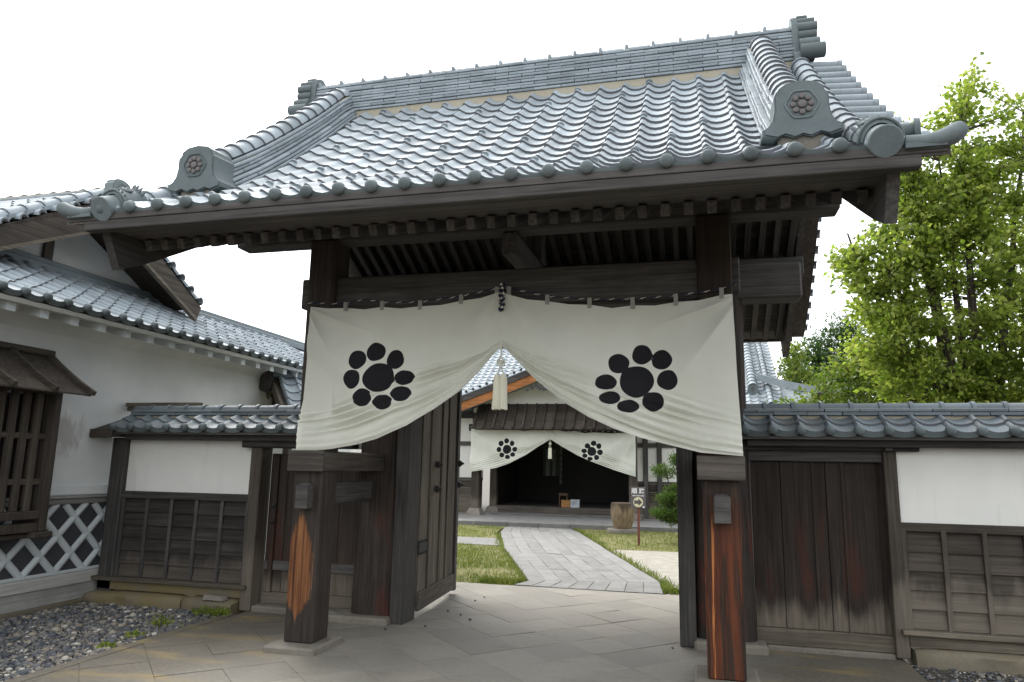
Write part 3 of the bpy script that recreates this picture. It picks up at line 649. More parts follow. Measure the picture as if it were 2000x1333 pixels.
    at = o.data.attributes.new('crest', 'FLOAT', 'POINT'); at.data.foreach_set('value', cr_)
    # cord in two twisted colours, tabs that carry the cloth
    rp = []
    for k in range(181):
        x = xt0-.02+(xt1-xt0+.06)*k/180; rp.append((x, Y+.0, ropez(x)))
    b = MB(); b.tube(rp, .0065 if nx > 200 else .014, 6, True)
    me_f = b.m
    for k in range(180):
        for a in range(6): me_f[k*6+a] = 1 if (k+a) % 6 < 1 else 0
    b.build('hanging_cord', [M['navy'], M['cord']], root, 60)
    tw = .035
    for x in tabs:
        zt = lerp_pts(top, x); zr = ropez(x)
        b = MB(); b.box(x-tw/2, x+tw/2, Y-.010, Y-.006, zt-.03, zr+.008); b.box(x-tw/2, x+tw/2, Y+.010, Y+.014, zt-.03, zr+.008); b.box(x-tw/2, x+tw/2, Y-.0105, Y+.0145, zr+.0082, zr+.013)
        b.build('hanging_tab', M['cloth'], root)
    return root
BOT = [(-3.511, 1.712), (-3.334, 1.71), (-3.167, 1.726), (-2.917, 1.769), (-2.722, 1.821), (-2.436, 1.939), (-2.202, 2.083), (-1.972, 2.252), (-1.79, 2.429), (-1.691, 2.54), (-1.605, 2.625), (-1.563, 2.595), (-1.47, 2.5), (-1.288, 2.32), (-1.066, 2.145), (-0.851, 2.017), (-0.641, 1.921), (-0.435, 1.852), (-0.233, 1.801), (0.043, 1.735), (0.35, 1.712)]
TOP = [(-3.481, 3.05), (-3.3, 3.03), (-3.114, 3.027), (-2.93, 3.005), (-2.747, 3.018), (-2.56, 2.995), (-2.376, 3.008), (-2.18, 3.015), (-1.988, 3.045), (-1.8, 3.06), (-1.667, 3.097), (-1.606, 3.108), (-1.55, 3.078), (-1.38, 3.03), (-1.206, 3.009), (-1.02, 2.975), (-0.841, 2.963), (-0.651, 2.929), (-0.48, 2.949), (-.3, 2.94), (-0.128, 2.965), (.05, 2.97), (0.23, 3.002), (0.318, 3.007)]
CL = [(-2.729, 2.362, 0.159, 0.138), (-2.78, 2.601, 0.097, 0.09), (-2.587, 2.527, 0.084, 0.092), (-2.488, 2.362, 0.096, 0.07), (-2.507, 2.217, 0.099, 0.071), (-2.676, 2.144, 0.1, 0.069), (-2.882, 2.186, 0.102, 0.085), (-2.995, 2.354, 0.089, 0.091), (-2.953, 2.531, 0.09, 0.092)]
CR = [(-0.456, 2.306, 0.146, 0.137), (-0.41, 2.53, 0.086, 0.087), (-0.25, 2.481, 0.086, 0.087), (-0.208, 2.312, 0.086, 0.085), (-0.324, 2.139, 0.091, 0.082), (-0.524, 2.103, 0.094, 0.054), (-0.672, 2.173, 0.092, 0.055), (-0.707, 2.304, 0.094, 0.068), (-0.603, 2.46, 0.091, 0.086)]
TABS = [-3.114, -2.747, -2.376, -1.988, -1.66, -1.55, -1.206, -.841, -.48, -.128, .235]
def rope1(x):
    k = [(-3.52, 3.085), (-3.114, 3.062), (-2.93, 3.10), (-2.747, 3.06), (-2.376, 3.05), (-1.988, 3.087), (-1.606, 3.155), (-1.206, 3.052), (-.841, 3.01), (-.48, 3.0), (-.128, 3.015), (.235, 3.05), (.36, 3.10)]
    return lerp_pts(k, x)
YC = 5.86
cur = curtain('gate_curtain', 'large white cotton curtain with black nine-disc crests hung across the gate', YC, TOP, BOT, -1.605, TABS, CL+CR, 360, 190, .046, rope1, 11)
# centre cord, knot and tassel
def tassel(root, x, y, ztop, zk, z1, z0, hwid, s=1.0):
    b = MB(); b.tube([(x, y-.012, ztop), (x+.002, y-.014, zk+.06*s)], .0075*s, 6)
    for a in (-1, 1):
        b.tube([(x, y-.014, zk+.07*s), (x+a*.03*s, y-.016, zk+.04*s), (x+a*.033*s, y-.016, zk), (x+a*.006*s, y-.02, zk-.005*s), (x+a*.02*s, y-.018, zk-.06*s), (x+a*.026*s, y-.018, z1)], .006*s, 6)
    b.tube([(x-.02*s, y-.022, zk+.03*s), (x+.02*s, y-.026, zk+.015*s)], .016*s, 8); b.tube([(x-.02*s, y-.022, zk+.01*s), (x+.022*s, y-.024, zk+.035*s)], .013*s, 8)
    b.build('tassel_cord', M['cord'], root, 60)
    for a in (-1, 1):
        c = x+a*hwid*.5; b = MB(); rn = random.Random(a+3)
        b.tube([(c, y-.02, z1), (c, y-.02, z1-.012*s), (c, y-.02, z1-.03*s)], [hwid*.40, hwid*.50, hwid*.46], 12)
        for k in range(26):
            an = 2*math.pi*k/26; r_ = hwid*.46; px, py = c+r_*math.cos(an), y-.02+r_*math.sin(an)
            b.tube([(px, py, z1-.02*s), (c+r_*1.12*math.cos(an), y-.02+r_*1.12*math.sin(an), (z0+z1)/2), (c+r_*1.22*math.cos(an)+rn.gauss(0, .003), y-.02+r_*1.2*math.sin(an), z0+rn.uniform(0, .012))], hwid*.095, 5)
        b.tube([(c, y-.02, z1-.03*s), (c, y-.02, z0+.01)], hwid*.44, 10); b.build('tassel', M['tassel'], root, 50)
tassel(cur, -1.60, YC-.02, 2.62, 2.455, 2.37, 2.07, .056)
b = MB()
for a in (-1, 1):
    pts = [(-1.605+a*.012+.010*math.sin(k*1.1), YC-.028+.010*math.cos(k*1.1)*a, 3.175-.245*k/24) for k in range(25)]; b.tube(pts, .012, 6, mi=0 if a < 0 else 1)
for k in range(len(b.m)):
    b.m[k] = 1 if (k//6) % 4 == 0 else 0
b.build('navy_cord_knot', [M['navy'], M['cord']], cur, 60)

# ---------------------------------------------------------------- tiled walls beside the gate
def roofed_wall(root, xa, xb, yw, ze, seed, single=None):
    """little two-slope tiled roof on a wall along x; ze = eave height."""
    b = MB(); b.prism([(-.33, ze-.02), (-.05, ze+.155), (.05, ze+.155), (.33, ze-.02), (.33, ze-.05), (-.33, ze-.05)], (xa, yw, 0), (0, 1, 0), (0, 0, 1), (xb-xa, 0, 0))
    rf = b.build('wall_roof', M['darkX'], root)
    n = int((xb-xa)/.242); pf = [(0, ze), (.29, ze+.155)]
    tile_roof(rf, (xa, yw-.36, 0), (1, 0, 0), (0, 1, 0), pf, n, .242, 2, M['tile2'], None, single, None, seed)
    tile_roof(rf, (xa+n*.242, yw+.36, 0), (-1, 0, 0), (0, -1, 0), pf, n, .242, 2, M['tile2'], None, lambda i, j: False, None, seed+1, stuffname='rear_tiles')
    xe = xa+n*.242
    core = MB().box(xa+.02, xe-.02, yw-.10, yw+.10, ze+.09, ze+.175).box(xa+.02, xe-.02, yw-.07, yw+.07, ze+.175, ze+.25).build('wall_ridge', M['mortar'], rf)
    rgk = random.Random(seed)
    course(core, [Vector((xa, yw, ze+.178)), Vector((xe, yw, ze+.178))], [.25, .235], .034, .005, .31, M['tile2'], rgk, (0, 1, 0), name='ridge_tile')
    key = 'wallcap'
    if key not in TC: TC[key] = half_tile('ridge_cap_tile', .066, .262, M['tile2'], .013, 8, .0)
    P = along([(xa, yw, ze+.238), (xe, yw, ze+.238)], .25)
    for a, c in zip(P, P[1:]): inst('ridge_cap_tile', TC[key], frame(c, (0, 1, 0), a-c), rf)
    part('under_eave_beam', MB().box(xa+.05, xe-.05, yw-.22, yw-.08, ze-.11, ze-.022, .006), M['darkX'], rf)
    return rf
def rough_block(x0, x1, y0, y1, z0, z1, amp, seed, mat, root, name='foundation_stone'):
    nx_, ny_, nz_ = max(2, int((x1-x0)/.07)), 4, 3; b = MB(); prof_ = [(y0, z0), (y0, (z0+z1)/2), (y0, z1-.03), (y0+.03, z1), ((y0+y1)/2, z1), (y1, z1), (y1, z0)]; n_ = len(prof_); vs = []
    for i_ in range(nx_+1):
        x = x0+(x1-x0)*i_/nx_; en = .03 if i_ in (0, nx_) else 0
        for k_, (y, z) in enumerate(prof_):
            f_ = 0 if k_ in (0, 5, 6) else 1; q_ = noise.noise((x*3.1, y*5, z*9+seed)); r_ = noise.noise((x*9, y*9, z*15+seed))
            vs.append((x, y+amp*(q_+.5*r_)*f_+en, z+amp*.5*(r_+q_)*f_-en*.6*f_))
    b.add(vs, [(i_*n_+k_, i_*n_+(k_+1) % n_, (i_+1)*n_+(k_+1) % n_, (i_+1)*n_+k_) for i_ in range(nx_) for k_ in range(n_)]+[tuple(range(n_))[::-1], tuple(nx_*n_+k_ for k_ in range(n_))]); return b.build(name, mat, root, 50)
def lap_panel(root, xs, z0, z1, yf, nb, bmat, rot):
    """horizontal lapped boards between upright battens."""
    h = (z1-z0)/nb
    for a, c in zip(xs, xs[1:]):
        for k in range(nb):
            za = z0+k*h; q = MB(); ya, yb = yf-.034, yf-.008; jj = random.uniform(-.003, .003)
            q.add([(a, ya+jj, za-.012), (c, ya+jj, za-.012), (c, yb, za+h), (a, yb, za+h), (a, yf+.02, za-.012), (c, yf+.02, za-.012), (c, yf+.02, za+h), (a, yf+.02, za+h)],
                  [(0, 1, 2, 3), (0, 4, 5, 1), (3, 2, 6, 7), (4, 7, 6, 5), (0, 3, 7, 4), (1, 5, 6, 2)]); q.build('lap_board', bmat, root)
    for x in xs: MB().box(x-.021, x+.021, yf-.052, yf-.012, z0-.03, z1+.02, .004).build('batten', M['greyZ'] if rot else M['darkZ'], root)
YW = 7.30
wr = thing('roofed_wall', 'white plaster wall with weathered lap boards and side door, tiled top, beside stained reddish post', 'wall', (2.4, YW, 0), 'tiled walls either side of the gate')
roofed_wall(wr, .42, 5.4, YW, 1.945, 21)
part('door_post', MB().box(1.655, 1.765, 7.21, 7.40, .02, 1.86, .008), M['greyZ'], wr)
part('door_head', MB().box(.40, 1.95, 7.17, 7.32, 1.80, 1.885, .008), M['darkX'], wr); part('door_head', MB().box(.45, 1.655, 7.25, 7.38, 1.70, 1.80, .006), M['darkX'], wr)
part('beam_end', MB().box(1.655, 1.72, 7.12, 7.2, 1.80, 1.862, .006), M['darkX'], wr)
part('door_jamb', MB().box(.40, .502, 7.26, 7.42, .0, 1.80, .006), M['darkZ'], wr)
dr = part('side_door', MB().box(.5, 1.65, 7.335, 7.36, .10, 1.70), M['wing'], wr)
dr['label'] = 'dark plank side door bleached along its foot'
for a, c in ((.505, .765), (.77, 1.055), (1.06, 1.165), (1.17, 1.305), (1.315, 1.60)):
    MB().box(a, c, 7.305+random.uniform(-.004, .004), 7.335, .19, 1.70, .004).build('plank', M['wing'], dr)
MB().box(1.300, 1.328, 7.288, 7.31, .19, 1.70, .003).build('cover_strip', M['wing'], dr); MB().box(1.045, 1.07, 7.292, 7.31, .19, 1.70, .003).build('cover_strip', M['wing'], dr)
MB().box(.50, 1.66, 7.275, 7.335, .043, .188, .006).build('bottom_rail', M['sillX'], dr)
part('plaster_panel', MB().box(1.765, 5.4, 7.26, 7.34, 1.17, 1.90), M['plaster'], wr)
part('mid_rail', MB().box(1.74, 5.4, 7.215, 7.345, 1.095, 1.172, .006), M['greyX'], wr)
lap_panel(wr, [1.78+.318*i for i in range(12)], .285, 1.095, 7.265, 5, M['greyX'], True)
part('sill', MB().box(1.70, 5.4, 7.14, 7.30, .225, .268, .006), M['sillX'], wr); part('sill_board', MB().box(1.76, 5.4, 7.20, 7.28, .125, .226, .005), M['sillX'], wr)
for i in range(2): rough_block(1.79+1.8*i, 3.58+1.8*i, 7.12, 7.42, -.05, .118, .022, i, M['found'], wr)

wl = thing('roofed_wall', 'white plaster wall with charcoal lap boards and tiled top, between storehouse and gate', 'wall', (-5.6, YW, 0), 'tiled walls either side of the gate')
roofed_wall(wl, -6.58, -3.66, YW, 1.945, 31)
# weathered hip end where the roof meets the storehouse
b = MB(); b.add([(-6.86, 6.93, 1.87), (-6.86, 6.93, 1.945), (-6.58, 6.93, 1.95), (-6.58, 6.93, 1.87), (-6.86, 7.36, 1.87), (-6.86, 7.2, 2.02), (-6.58, 7.27, 2.14), (-6.58, 7.36, 1.87)], [(0, 1, 2, 3), (1, 5, 6, 2), (0, 4, 5, 1), (3, 2, 6, 7), (4, 7, 6, 5), (0, 3, 7, 4)])
part('roof_end', b, M['greyX'], wl); part('end_board', MB().box(-6.87, -6.56, 6.905, 6.928, 1.85, 1.95, .006), M['greyX'], wl)
part('flashing', MB().box(-6.88, -5.75, 7.44, 7.50, 2.20, 2.25, .005).box(-6.88, -5.80, 7.41, 7.47, 2.252, 2.30, .005), M['sillX'], wl)
part('wall_post', MB().box(-6.80, -6.60, 7.19, 7.40, .02, 1.86, .01), M['darkZ'], wl); part('wall_post', MB().box(-4.88, -4.745, 7.17, 7.40, .0, 1.84, .01), M['greyZ'], wl)
part('plaster_panel', MB().box(-6.60, -4.88, 7.26, 7.34, 1.235, 1.90), M['plaster'], wl); part('mid_rail', MB().box(-6.61, -4.87, 7.205, 7.345, 1.155, 1.237, .006), M['darkX'], wl)
lap_panel(wl, [-6.575+.3355*i for i in range(6)], .285, 1.155, 7.265, 6, M['lboard'], False)
part('sill', MB().box(-6.86, -4.80, 7.13, 7.30, .225, .268, .006), M['sillX'], wl); part('sill_board', MB().box(-6.8, -4.86, 7.19, 7.28, .125, .226, .005), M['found'], wl)
for i, (xa_, xb_) in enumerate(((-6.84, -5.55), (-5.54, -4.9))): rough_block(xa_, xb_, 7.04, 7.42, -.05, .112, .028, 5+i, M['found'], wl)
part('door_head', MB().box(-4.99, -3.62, 7.14, 7.38, 1.76, 1.855, .01), M['darkX'], wl)
dl = part('side_door', MB().box(-4.72, -3.60, 7.37, 7.39, .08, 1.70), M['wing'], wl)
for k in range(5): MB().box(-4.715+.222*k, -4.497+.222*k, 7.345+random.uniform(-.003, .003), 7.37, .19, 1.70, .004).build('plank', M['wing'], dl)
MB().box(-4.72, -3.60, 7.325, 7.372, .07, .187, .006).build('bottom_rail', M['greyX'], dl); MB().box(-4.72, -3.60, 7.33, 7.372, .42, .52, .006).build('rail', M['darkX'], dl)
MB().box(-4.66, -4.60, 7.31, 7.346, .19, 1.70, .005).build('cover_strip', M['wing'], dl)
for z in (.95, 1.12): MB().tube([(-4.63, 7.312, z), (-4.63, 7.298, z), (-4.63, 7.285, z)], [.03, .027, .012], 10).build('boss', M['iron'], dl, 50)

# ---------------------------------------------------------------- storehouse on the left
XB = -6.9
sh = thing('storehouse', 'white plastered storehouse with diamond lattice base and two tiers of tiled roof', 'building', (-9, 8, 0))
YA, YB = 2.6, 13.6
part('wall', MB().box(-14, XB, YA, YB, .0, 3.30), M['aged'], sh)
part('footing', MB().box(XB, XB+.07, YA, 7.42, -.05, .03, .01), M['found'], sh)
part('base_board', MB().box(XB, XB+.045, YA, 7.46, .03, .205, .006), M['paleboard'], sh)
part('lower_rail', MB().box(XB, XB+.07, YA, 7.44, .207, .335, .008), M['paleboard'], sh)
lat = part('lattice_panel', MB().box(XB, XB+.012, YA, 7.50, .335, 1.10), M['slate'], sh)
part('upper_rail', MB().box(XB, XB+.05, YA, 7.44, 1.095, 1.155, .008), M['paleboard'], sh)
part('ledge', MB().box(XB, XB+.085, YA, 7.44, 1.157, 1.19, .01), M['paleboard'], sh)
part('string_course', MB().box(XB, XB+.03, YA, 7.46, 1.192, 1.305, .01), M['aged'], sh)
b = MB(); zA, zB = .36, 1.095
def latbar(ya, za, yb, zb):
    b = MB(); P0, P1 = Vector((XB+.012, ya, za)), Vector((XB+.012, yb, zb)); t = (P1-P0).normalized(); sd = Vector((1, 0, 0)).cross(t); m = 6
    vs = [p+sd*(.039*math.cos(math.pi*k/m))+Vector((1, 0, 0))*(.034*math.sin(math.pi*k/m)) for p in (P0, P1) for k in range(m+1)]
    b.add(vs, [(k, k+1, m+2+k, m+1+k) for k in range(m)]+[tuple(range(m+1)), tuple(range(m+1, 2*m+2))[::-1]]); b.build('lattice_bar', M['lime'], lat, 50)
for k in range(-6, 12):
    for sg in (1, -1):
        # lines through the measured crossings: spacing .39 along y, .39 in z
        yc = 6.85+.395*k
        ya, yb = (yc-(.95-zA)*1.0*sg, yc+(zB-.95)*sg) ; za, zb = zA, zB
        if ya > yb: ya, yb, za, zb = yb, ya, zb, za
        if yb < YA+.3 or ya > 7.43: continue
        if yb > 7.43: zb = za+(zb-za)*(7.43-ya)/(yb-ya); yb = 7.43
        if ya < YA+.2: continue
        latbar(ya, za, yb, zb)
MB().box(XB+.012, XB+.045, 7.40, 7.455, .335, 1.095, .01).build('lattice_edge', M['lime'], lat); MB().box(XB+.012, XB+.044, YA, 7.44, .336, .372, .01).build('lattice_edge', M['lime'], lat)
# eaves
pf = [(0, 3.165), (.5, 3.38), (1.65, 3.96)]
prs = MB(); prs.prism([(-6.33, 3.13), (-7.98, 3.94), (-7.98, 3.75), (-6.9, 3.17), (-6.36, 3.09)], (0, YA, 0), (1, 0, 0), (0, 0, 1), (0, YB-YA, 0)); rf = part('lower_roof', prs, M['aged'], sh)
tile_roof(rf, (-6.3, 4.10, 0), (0, 1, 0), (-1, 0, 0), pf, 33, .2465, 8, M['tile'], None, None, None, 41)
tile_roof(rf, (-6.3, 4.10-6*.2465, 0), (0, 1, 0), (-1, 0, 0), pf, 6, .2465, 8, M['tile'], None, lambda i, j: False, None, 43)
part('cornice', MB().prism([(-6.9, 2.96), (-6.83, 3.04), (-6.70, 3.09), (-6.66, 3.20), (-6.9, 3.25)], (0, YA, 0), (1, 0, 0), (0, 0, 1), (0, YB-YA, 0)), M['aged'], sh, 40)
em = MB().prism([(-.17, -.05), (.15, -.13), (.15, .0), (-.17, .07)], (0, -.05, 0), (1, 0, 0), (0, 0, 1), (0, .10, 0)).mesh('eave_bracket', M['lime'])
for i in range(20): inst('eave_bracket', em, Matrix.Translation((-6.56, 4.22+.3715*i, 3.135)), sh)
part('abutment_tiles', MB().box(-7.98, -7.80, YA, YB, 3.90, 4.0, .01).box(-7.98, -7.84, YA, YB, 4.0, 4.07, .01), M['tile2'], sh)
# upper gable roof: ridge along x, gable end towards the gate
ga, gz, gs = 7.28, 4.80, .56; XG = -7.25
part('gable_wall', MB().prism([(-1.6, 3.7), (1.6, 3.7), (1.6, 3.98), (0, 4.78), (-1.6, 3.98)], (-14, ga, 0), (0, 1, 0), (0, 0, 1), (14-7.95, 0, 0)), M['aged'], sh)
part('gable_post', MB().box(-7.948, -7.90, 6.92, 7.04, 3.7, 4.72), M['doorZ'], sh); part('gable_beam', MB().box(-7.948, -7.88, 6.0, 8.6, 3.93, 4.02), M['greyY'], sh)
up_ = MB(); up_.prism([(-1.75, 3.86), (0, 4.86), (1.75, 3.86), (1.75, 3.94), (0, 4.97), (-1.75, 3.94)], (-14, ga, 0), (0, 1, 0), (0, 0, 1), (14+XG-.02, 0, 0)); ur = part('upper_roof', up_, M['greyX'], sh)
upf = [(0, 3.955), (1.62, 4.93)]
tile_roof(ur, (XG-10*.245-.02, ga-1.8, 0), (1, 0, 0), (0, 1, 0), upf, 10, .245, 8, M['tile'], None, None, None, 51)
tile_roof(ur, (XG-.02, ga+1.8, 0), (-1, 0, 0), (0, -1, 0), upf, 10, .245, 8, M['tile'], None, lambda i, j: False, None, 52, stuffname='rear_tiles')
for sg in (-1, 1):
    b = MB(); b.prism([(sg*1.72, 3.70), (0, 4.56), (0, 4.86), (sg*1.80, 3.90)], (XG-.05, ga, 0), (0, 1, 0), (0, 0, 1), (.06, 0, 0)); bb = b.build('bargeboard', M['greyY'], ur)
    MB().prism([(sg*1.70, 3.685), (0, 4.545), (0, 4.585), (sg*1.71, 3.73)], (XG-.052, ga, 0), (0, 1, 0), (0, 0, 1), (.068, 0, 0)).build('pale_edge', M['sillY'], bb)
    P = along([(XG-.12, ga+sg*1.80, 3.985), (XG-.12, ga+sg*.12, 4.975)], .24)
    for a, c in zip(P, P[1:]): inst('verge_roll_tile', big, frame(a, (-sg, 0, 0), c-a), ur)
    P = along([(0, ga+sg*1.82, 3.95), (0, ga+sg*.1, 4.96)], .235)
    for a, c in zip(P, P[1:]):
        t = (c-a).normalized(); mid = (a+c)/2; F = frame((XG+.055, mid.y, mid.z-.03), t, Vector((-1, 0, .08)))
        if F.to_3x3().col[2].z < 0: F = F @ Matrix.Rotation(math.pi, 4, 'Y')
        inst('verge_tile', outt, F, ur)
cr2 = MB().box(-14, XG-.06, ga-.09, ga+.09, 4.84, 5.08).build('main_ridge', M['mortar'], ur)
course(cr2, [Vector((-10.2, ga, 4.95)), Vector((XG-.05, ga, 4.95))], [.27, .25, .23], .035, .004, .28, M['tile'], rg, (0, 1, 0))
P = along([(-10.2, ga, 5.055), (XG-.05, ga, 5.055)], .25)
for a, c in zip(P, P[1:]): inst('ridge_cap_tile', TC['wallcap'], frame(c, (0, 1, 0), a-c), cr2)
ornament(cr2, (XG+.06, ga, 4.88), (0, 1, 0), (-1, 0, 0), .95, .14)
# projecting barred window with a plank roof
wb = part('window_frame', MB().box(-6.9, -6.60, 3.9, 3.98, .95, 2.36, .006).box(-6.9, -6.50, 6.05, 6.14, .86, 2.33, .008).box(-6.62, -6.50, 3.9, 6.05, 2.26, 2.36, .006).box(-6.62, -6.505, 3.9, 6.05, .99, 1.07, .006).box(-6.62, -6.515, 3.9, 6.05, .86, .95, .006), M['greyZ'], sh)
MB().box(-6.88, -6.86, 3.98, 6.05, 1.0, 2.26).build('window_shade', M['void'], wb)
for k in range(13): MB().box(-6.60, -6.555, 5.93-.14*k-.035, 5.93-.14*k+.035, 1.07, 2.26, .005).build('window_bar', M['greyZ'], wb)
for z in (1.36, 1.82): MB().box(-6.59, -6.563, 3.98, 6.05, z-.03, z+.03, .004).build('window_rail', M['greyY'], wb)
MB().box(-6.72, -6.70, 5.985, 6.0, 1.1, 2.24).build('pale_slat', M['sillZ'], wb)
MB().box(-6.9, -6.47, 5.97, 6.2, .80, .858, .01).build('sill_end', M['greyX'], wb); MB().box(-6.9, -6.56, 3.9, 6.0, .80, .845, .01).build('sill', M['greyY'], wb)
def rcv(s): return Vector((-6.9+.66*s, 0, 2.70-.44*s+.10*s*(s-1)*-1*-.9))
wr_ = None
for (a, c) in ((0, .36), (.34, .68), (.66, 1.0)):
    for k in range(5):
        ya, yb = 6.24-.46*(k+1), 6.24-.46*k-.004; p, q = rcv(a), rcv(c); lift = .012*(1-a)
        o = MB().fbox(((p.x+q.x)/2, (ya+yb)/2, (p.z+q.z)/2+lift), (q-p)/2, (0, (yb-ya)/2, 0), (0, 0, .009), 0).build('roof_plank', M['greyX'], wb)
for k in range(6):
    y = 6.235-.46*k; b = MB(); b.sweep([(-.022, .0), (.022, 0), (.022, .05), (-.022, .05)], [rcv(s/6*1.04)+Vector((0, y, .018)) for s in range(7)], (0, -1, 0)); b.build('roof_batten', M['greyX'], wb)
MB().box(-6.92, -6.84, 3.9, 6.30, 2.70, 2.77, .01).build('ridge_board', M['greyY'], wb)
# dark beams and the little tiled gable of an inner passage roof
b = MB().box(-6.89, -6.68, 10.2, 11.3, 2.75, 3.1, .02).box(-6.9, -6.60, 10.6, 10.8, 2.0, 3.25, .02)
part('beam_bracket', b, M['darkY'], sh)
pr = thing('passage_roof', 'small tiled gable roof with plain wooden bargeboards behind the left wall', 'roof', (-6.3, 10.6, 0))
A = R(48); D = Vector((math.cos(A), math.sin(A), 0)); Sd = Vector((math.sin(A), -math.cos(A), 0)); O = Vector((-6.72, 10.35, 0)); Zv = Vector((0, 0, 1))
part('roof_body', MB().prism([(-.72, 2.42), (0, 2.98), (.72, 2.42), (.72, 2.34), (0, 2.90), (-.72, 2.34)], O, Sd, Zv, D*2.6), M['greyX'], pr)
for sg in (-1, 1): part('bargeboard', MB().prism([(sg*.74, 2.28), (0, 2.80), (0, 2.97), (sg*.74, 2.43)], O-D*.05, Sd, Zv, D*.05), M['sillY'], pr)
rb = [o for o in pr.children if o.name.startswith('roof_body')][0]
for sg in (1, -1):
    tile_roof(rb, O+Sd*sg*.76+(D*.05 if sg > 0 else D*2.55), D if sg > 0 else -D, -Sd*sg, [(0, 2.42), (.72, 2.985)], 10, .245, 4, M['tile'], None, (lambda i, j: True) if sg > 0 else (lambda i, j: False), None, 61)
part('ridge', MB().beam(O+Zv*3.03-D*.06, O+Zv*3.03+D*2.6, .2, .10, .02), M['tile2'], pr)
for e in (.15, 2.3):
    for sg in (-1, 1): part('post', MB().fbox(O+D*e+Sd*sg*.5+Zv*1.18, (.05, 0, 0), (0, .05, 0), (0, 0, 1.22)), M['darkZ'], pr)
# ---------------------------------------------------------------- entrance hall across the court
HX = -4.39
hall = thing('entrance_hall', 'low hall with tiled roof and orange-brown gable boards across the court', 'building', (HX, 24, 0))
hp = lambda n, mb, m, sm=None: mb.build(n, m, hall, sm)
# court-side walls
for (xa, xb, posts) in ((-12, -6.95, (-7.05, -7.95, -8.9)), (-1.85, 2.4, (-1.55, -1.12, -.1, .9, 1.9))):
    hp('plaster_panel', MB().box(xa, xb, 23.24, 23.34, 1.22, 3.2), M['plaster'])
    hp('mid_rail', MB().box(xa, xb, 23.18, 23.36, 1.14, 1.222, .006), M['darkX']); hp('upper_rail', MB().box(xa, xb, 23.18, 23.36, 2.28, 2.42, .006), M['darkX'])
    for k in range(4): hp('wall_board', MB().box(xa, xb, 23.205+.004*(k % 2), 23.30, .14+.25*k, .385+.25*k, .004), M['greyX'])
    for x in posts: hp('wall_post', MB().box(x-.075, x+.075, 23.14, 23.36, .09, 3.2, .008), M['darkZ'])
    hp('ground_beam', MB().box(xa, xb, 23.16, 23.36, .085, .14, .006), M['greyX'])
# porch posts on tapered stones
for x, y, rr in ((-6.84, 22.2, .125), (-1.86, 22.2, .125), (-6.62, 23.55, .11), (-1.72, 23.4, .11)):
    hp('porch_post', MB().box(x-rr, x+rr, y-rr, y+rr, .30, 3.3, .012), M['greyZ'])
    b = MB(); b.add([(x+a*q, y+c*q, z) for q, z in ((.24, .085), (.23, .14), (.16, .30)) for a, c in ((-1, -1), (1, -1), (1, 1), (-1, 1))], [(j*4+k, j*4+(k+1) % 4, j*4+4+(k+1) % 4, j*4+4+k) for j in range(2) for k in range(4)]+[(8, 9, 10, 11)]); hp('post_stone', b, M['base'])
hp('porch_beam', MB().box(-7.1, -1.6, 22.1, 22.3, 2.72, 2.95, .01), M['darkX'])
# dark room behind the curtain
hp('step_board', MB().box(-6.5, -1.8, 23.38, 23.45, .09, .33, .006), M['doorX']); hp('step_stone', MB().box(-6.6, -1.75, 22.9, 23.36, .085, .125, .01), M['path'])
hp('room_floor', MB().box(-6.75, -1.75, 23.45, 27.4, .27, .325), M['darkY'])
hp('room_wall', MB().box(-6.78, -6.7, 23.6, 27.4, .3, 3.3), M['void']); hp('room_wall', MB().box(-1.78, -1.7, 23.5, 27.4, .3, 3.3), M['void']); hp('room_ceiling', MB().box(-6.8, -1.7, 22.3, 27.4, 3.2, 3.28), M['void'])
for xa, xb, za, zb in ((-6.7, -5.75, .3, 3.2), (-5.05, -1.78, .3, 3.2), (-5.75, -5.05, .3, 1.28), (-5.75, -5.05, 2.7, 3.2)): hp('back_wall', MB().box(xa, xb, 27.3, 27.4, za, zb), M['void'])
M['paper'] = None
t = NT('shoji_paper'); tr = t.n('ShaderNodeBsdfTranslucent'); tr.inputs[0].default_value = (.85, .95, .93, 1); mx = t.n('ShaderNodeMixShader'); mx.inputs[0].default_value = .6
t.fin((.5, .55, .54), .9); t.l(t.b.outputs[0], mx.inputs[1]); t.l(tr.outputs[0], mx.inputs[2]); t.l(mx.outputs[0], t.out.inputs[0]); M['paper'] = t.mat
pn = hp('paper_screen', MB().box(-5.62, -5.46, 27.30, 27.31, 1.28, 2.3).box(-5.36, -5.24, 27.30, 27.31, 1.28, 2.3), M['paper'])
sc_ = hp('lattice_screen', MB().box(-5.06, -4.96, 27.22, 27.23, .95, 2.75), M['paper'])
for k in range(9): MB().box(-5.08, -4.94, 27.20, 27.22, .95+.22*k, .97+.22*k).build('screen_bar', M['darkX'], sc_)
t = NT('dim_back_window'); tr = t.n('ShaderNodeBsdfTranslucent'); tr.inputs[0].default_value = (.10, .10, .085, 1); t.l(tr.outputs[0], t.out.inputs[0]); M['dimwin'] = t.mat
hp('window_panel', MB().box(-5.76, -5.04, 27.36, 27.37, 1.27, 2.71), M['dimwin'])
M['mdf'] = plain('orange_wood_box', (.36, .17, .055), .6); M['card'] = plain('grey_white_card', (.5, .53, .56), .7); M['brownbox'] = plain('brown_box', (.14, .085, .05), .7)
def boxthing(name, label, x0, x1, y0, y1, z0, z1, mat):
    r = thing(name, label, 'box', ((x0+x1)/2, (y0+y1)/2, z0)); MB().box(x0, x1, y0, y1, z0, z1-.02, .004).build('box_body', mat, r); MB().box(x0-.006, x1+.006, y0-.006, y1+.006, z1-.018, z1, .003).build('lid', mat, r); return r
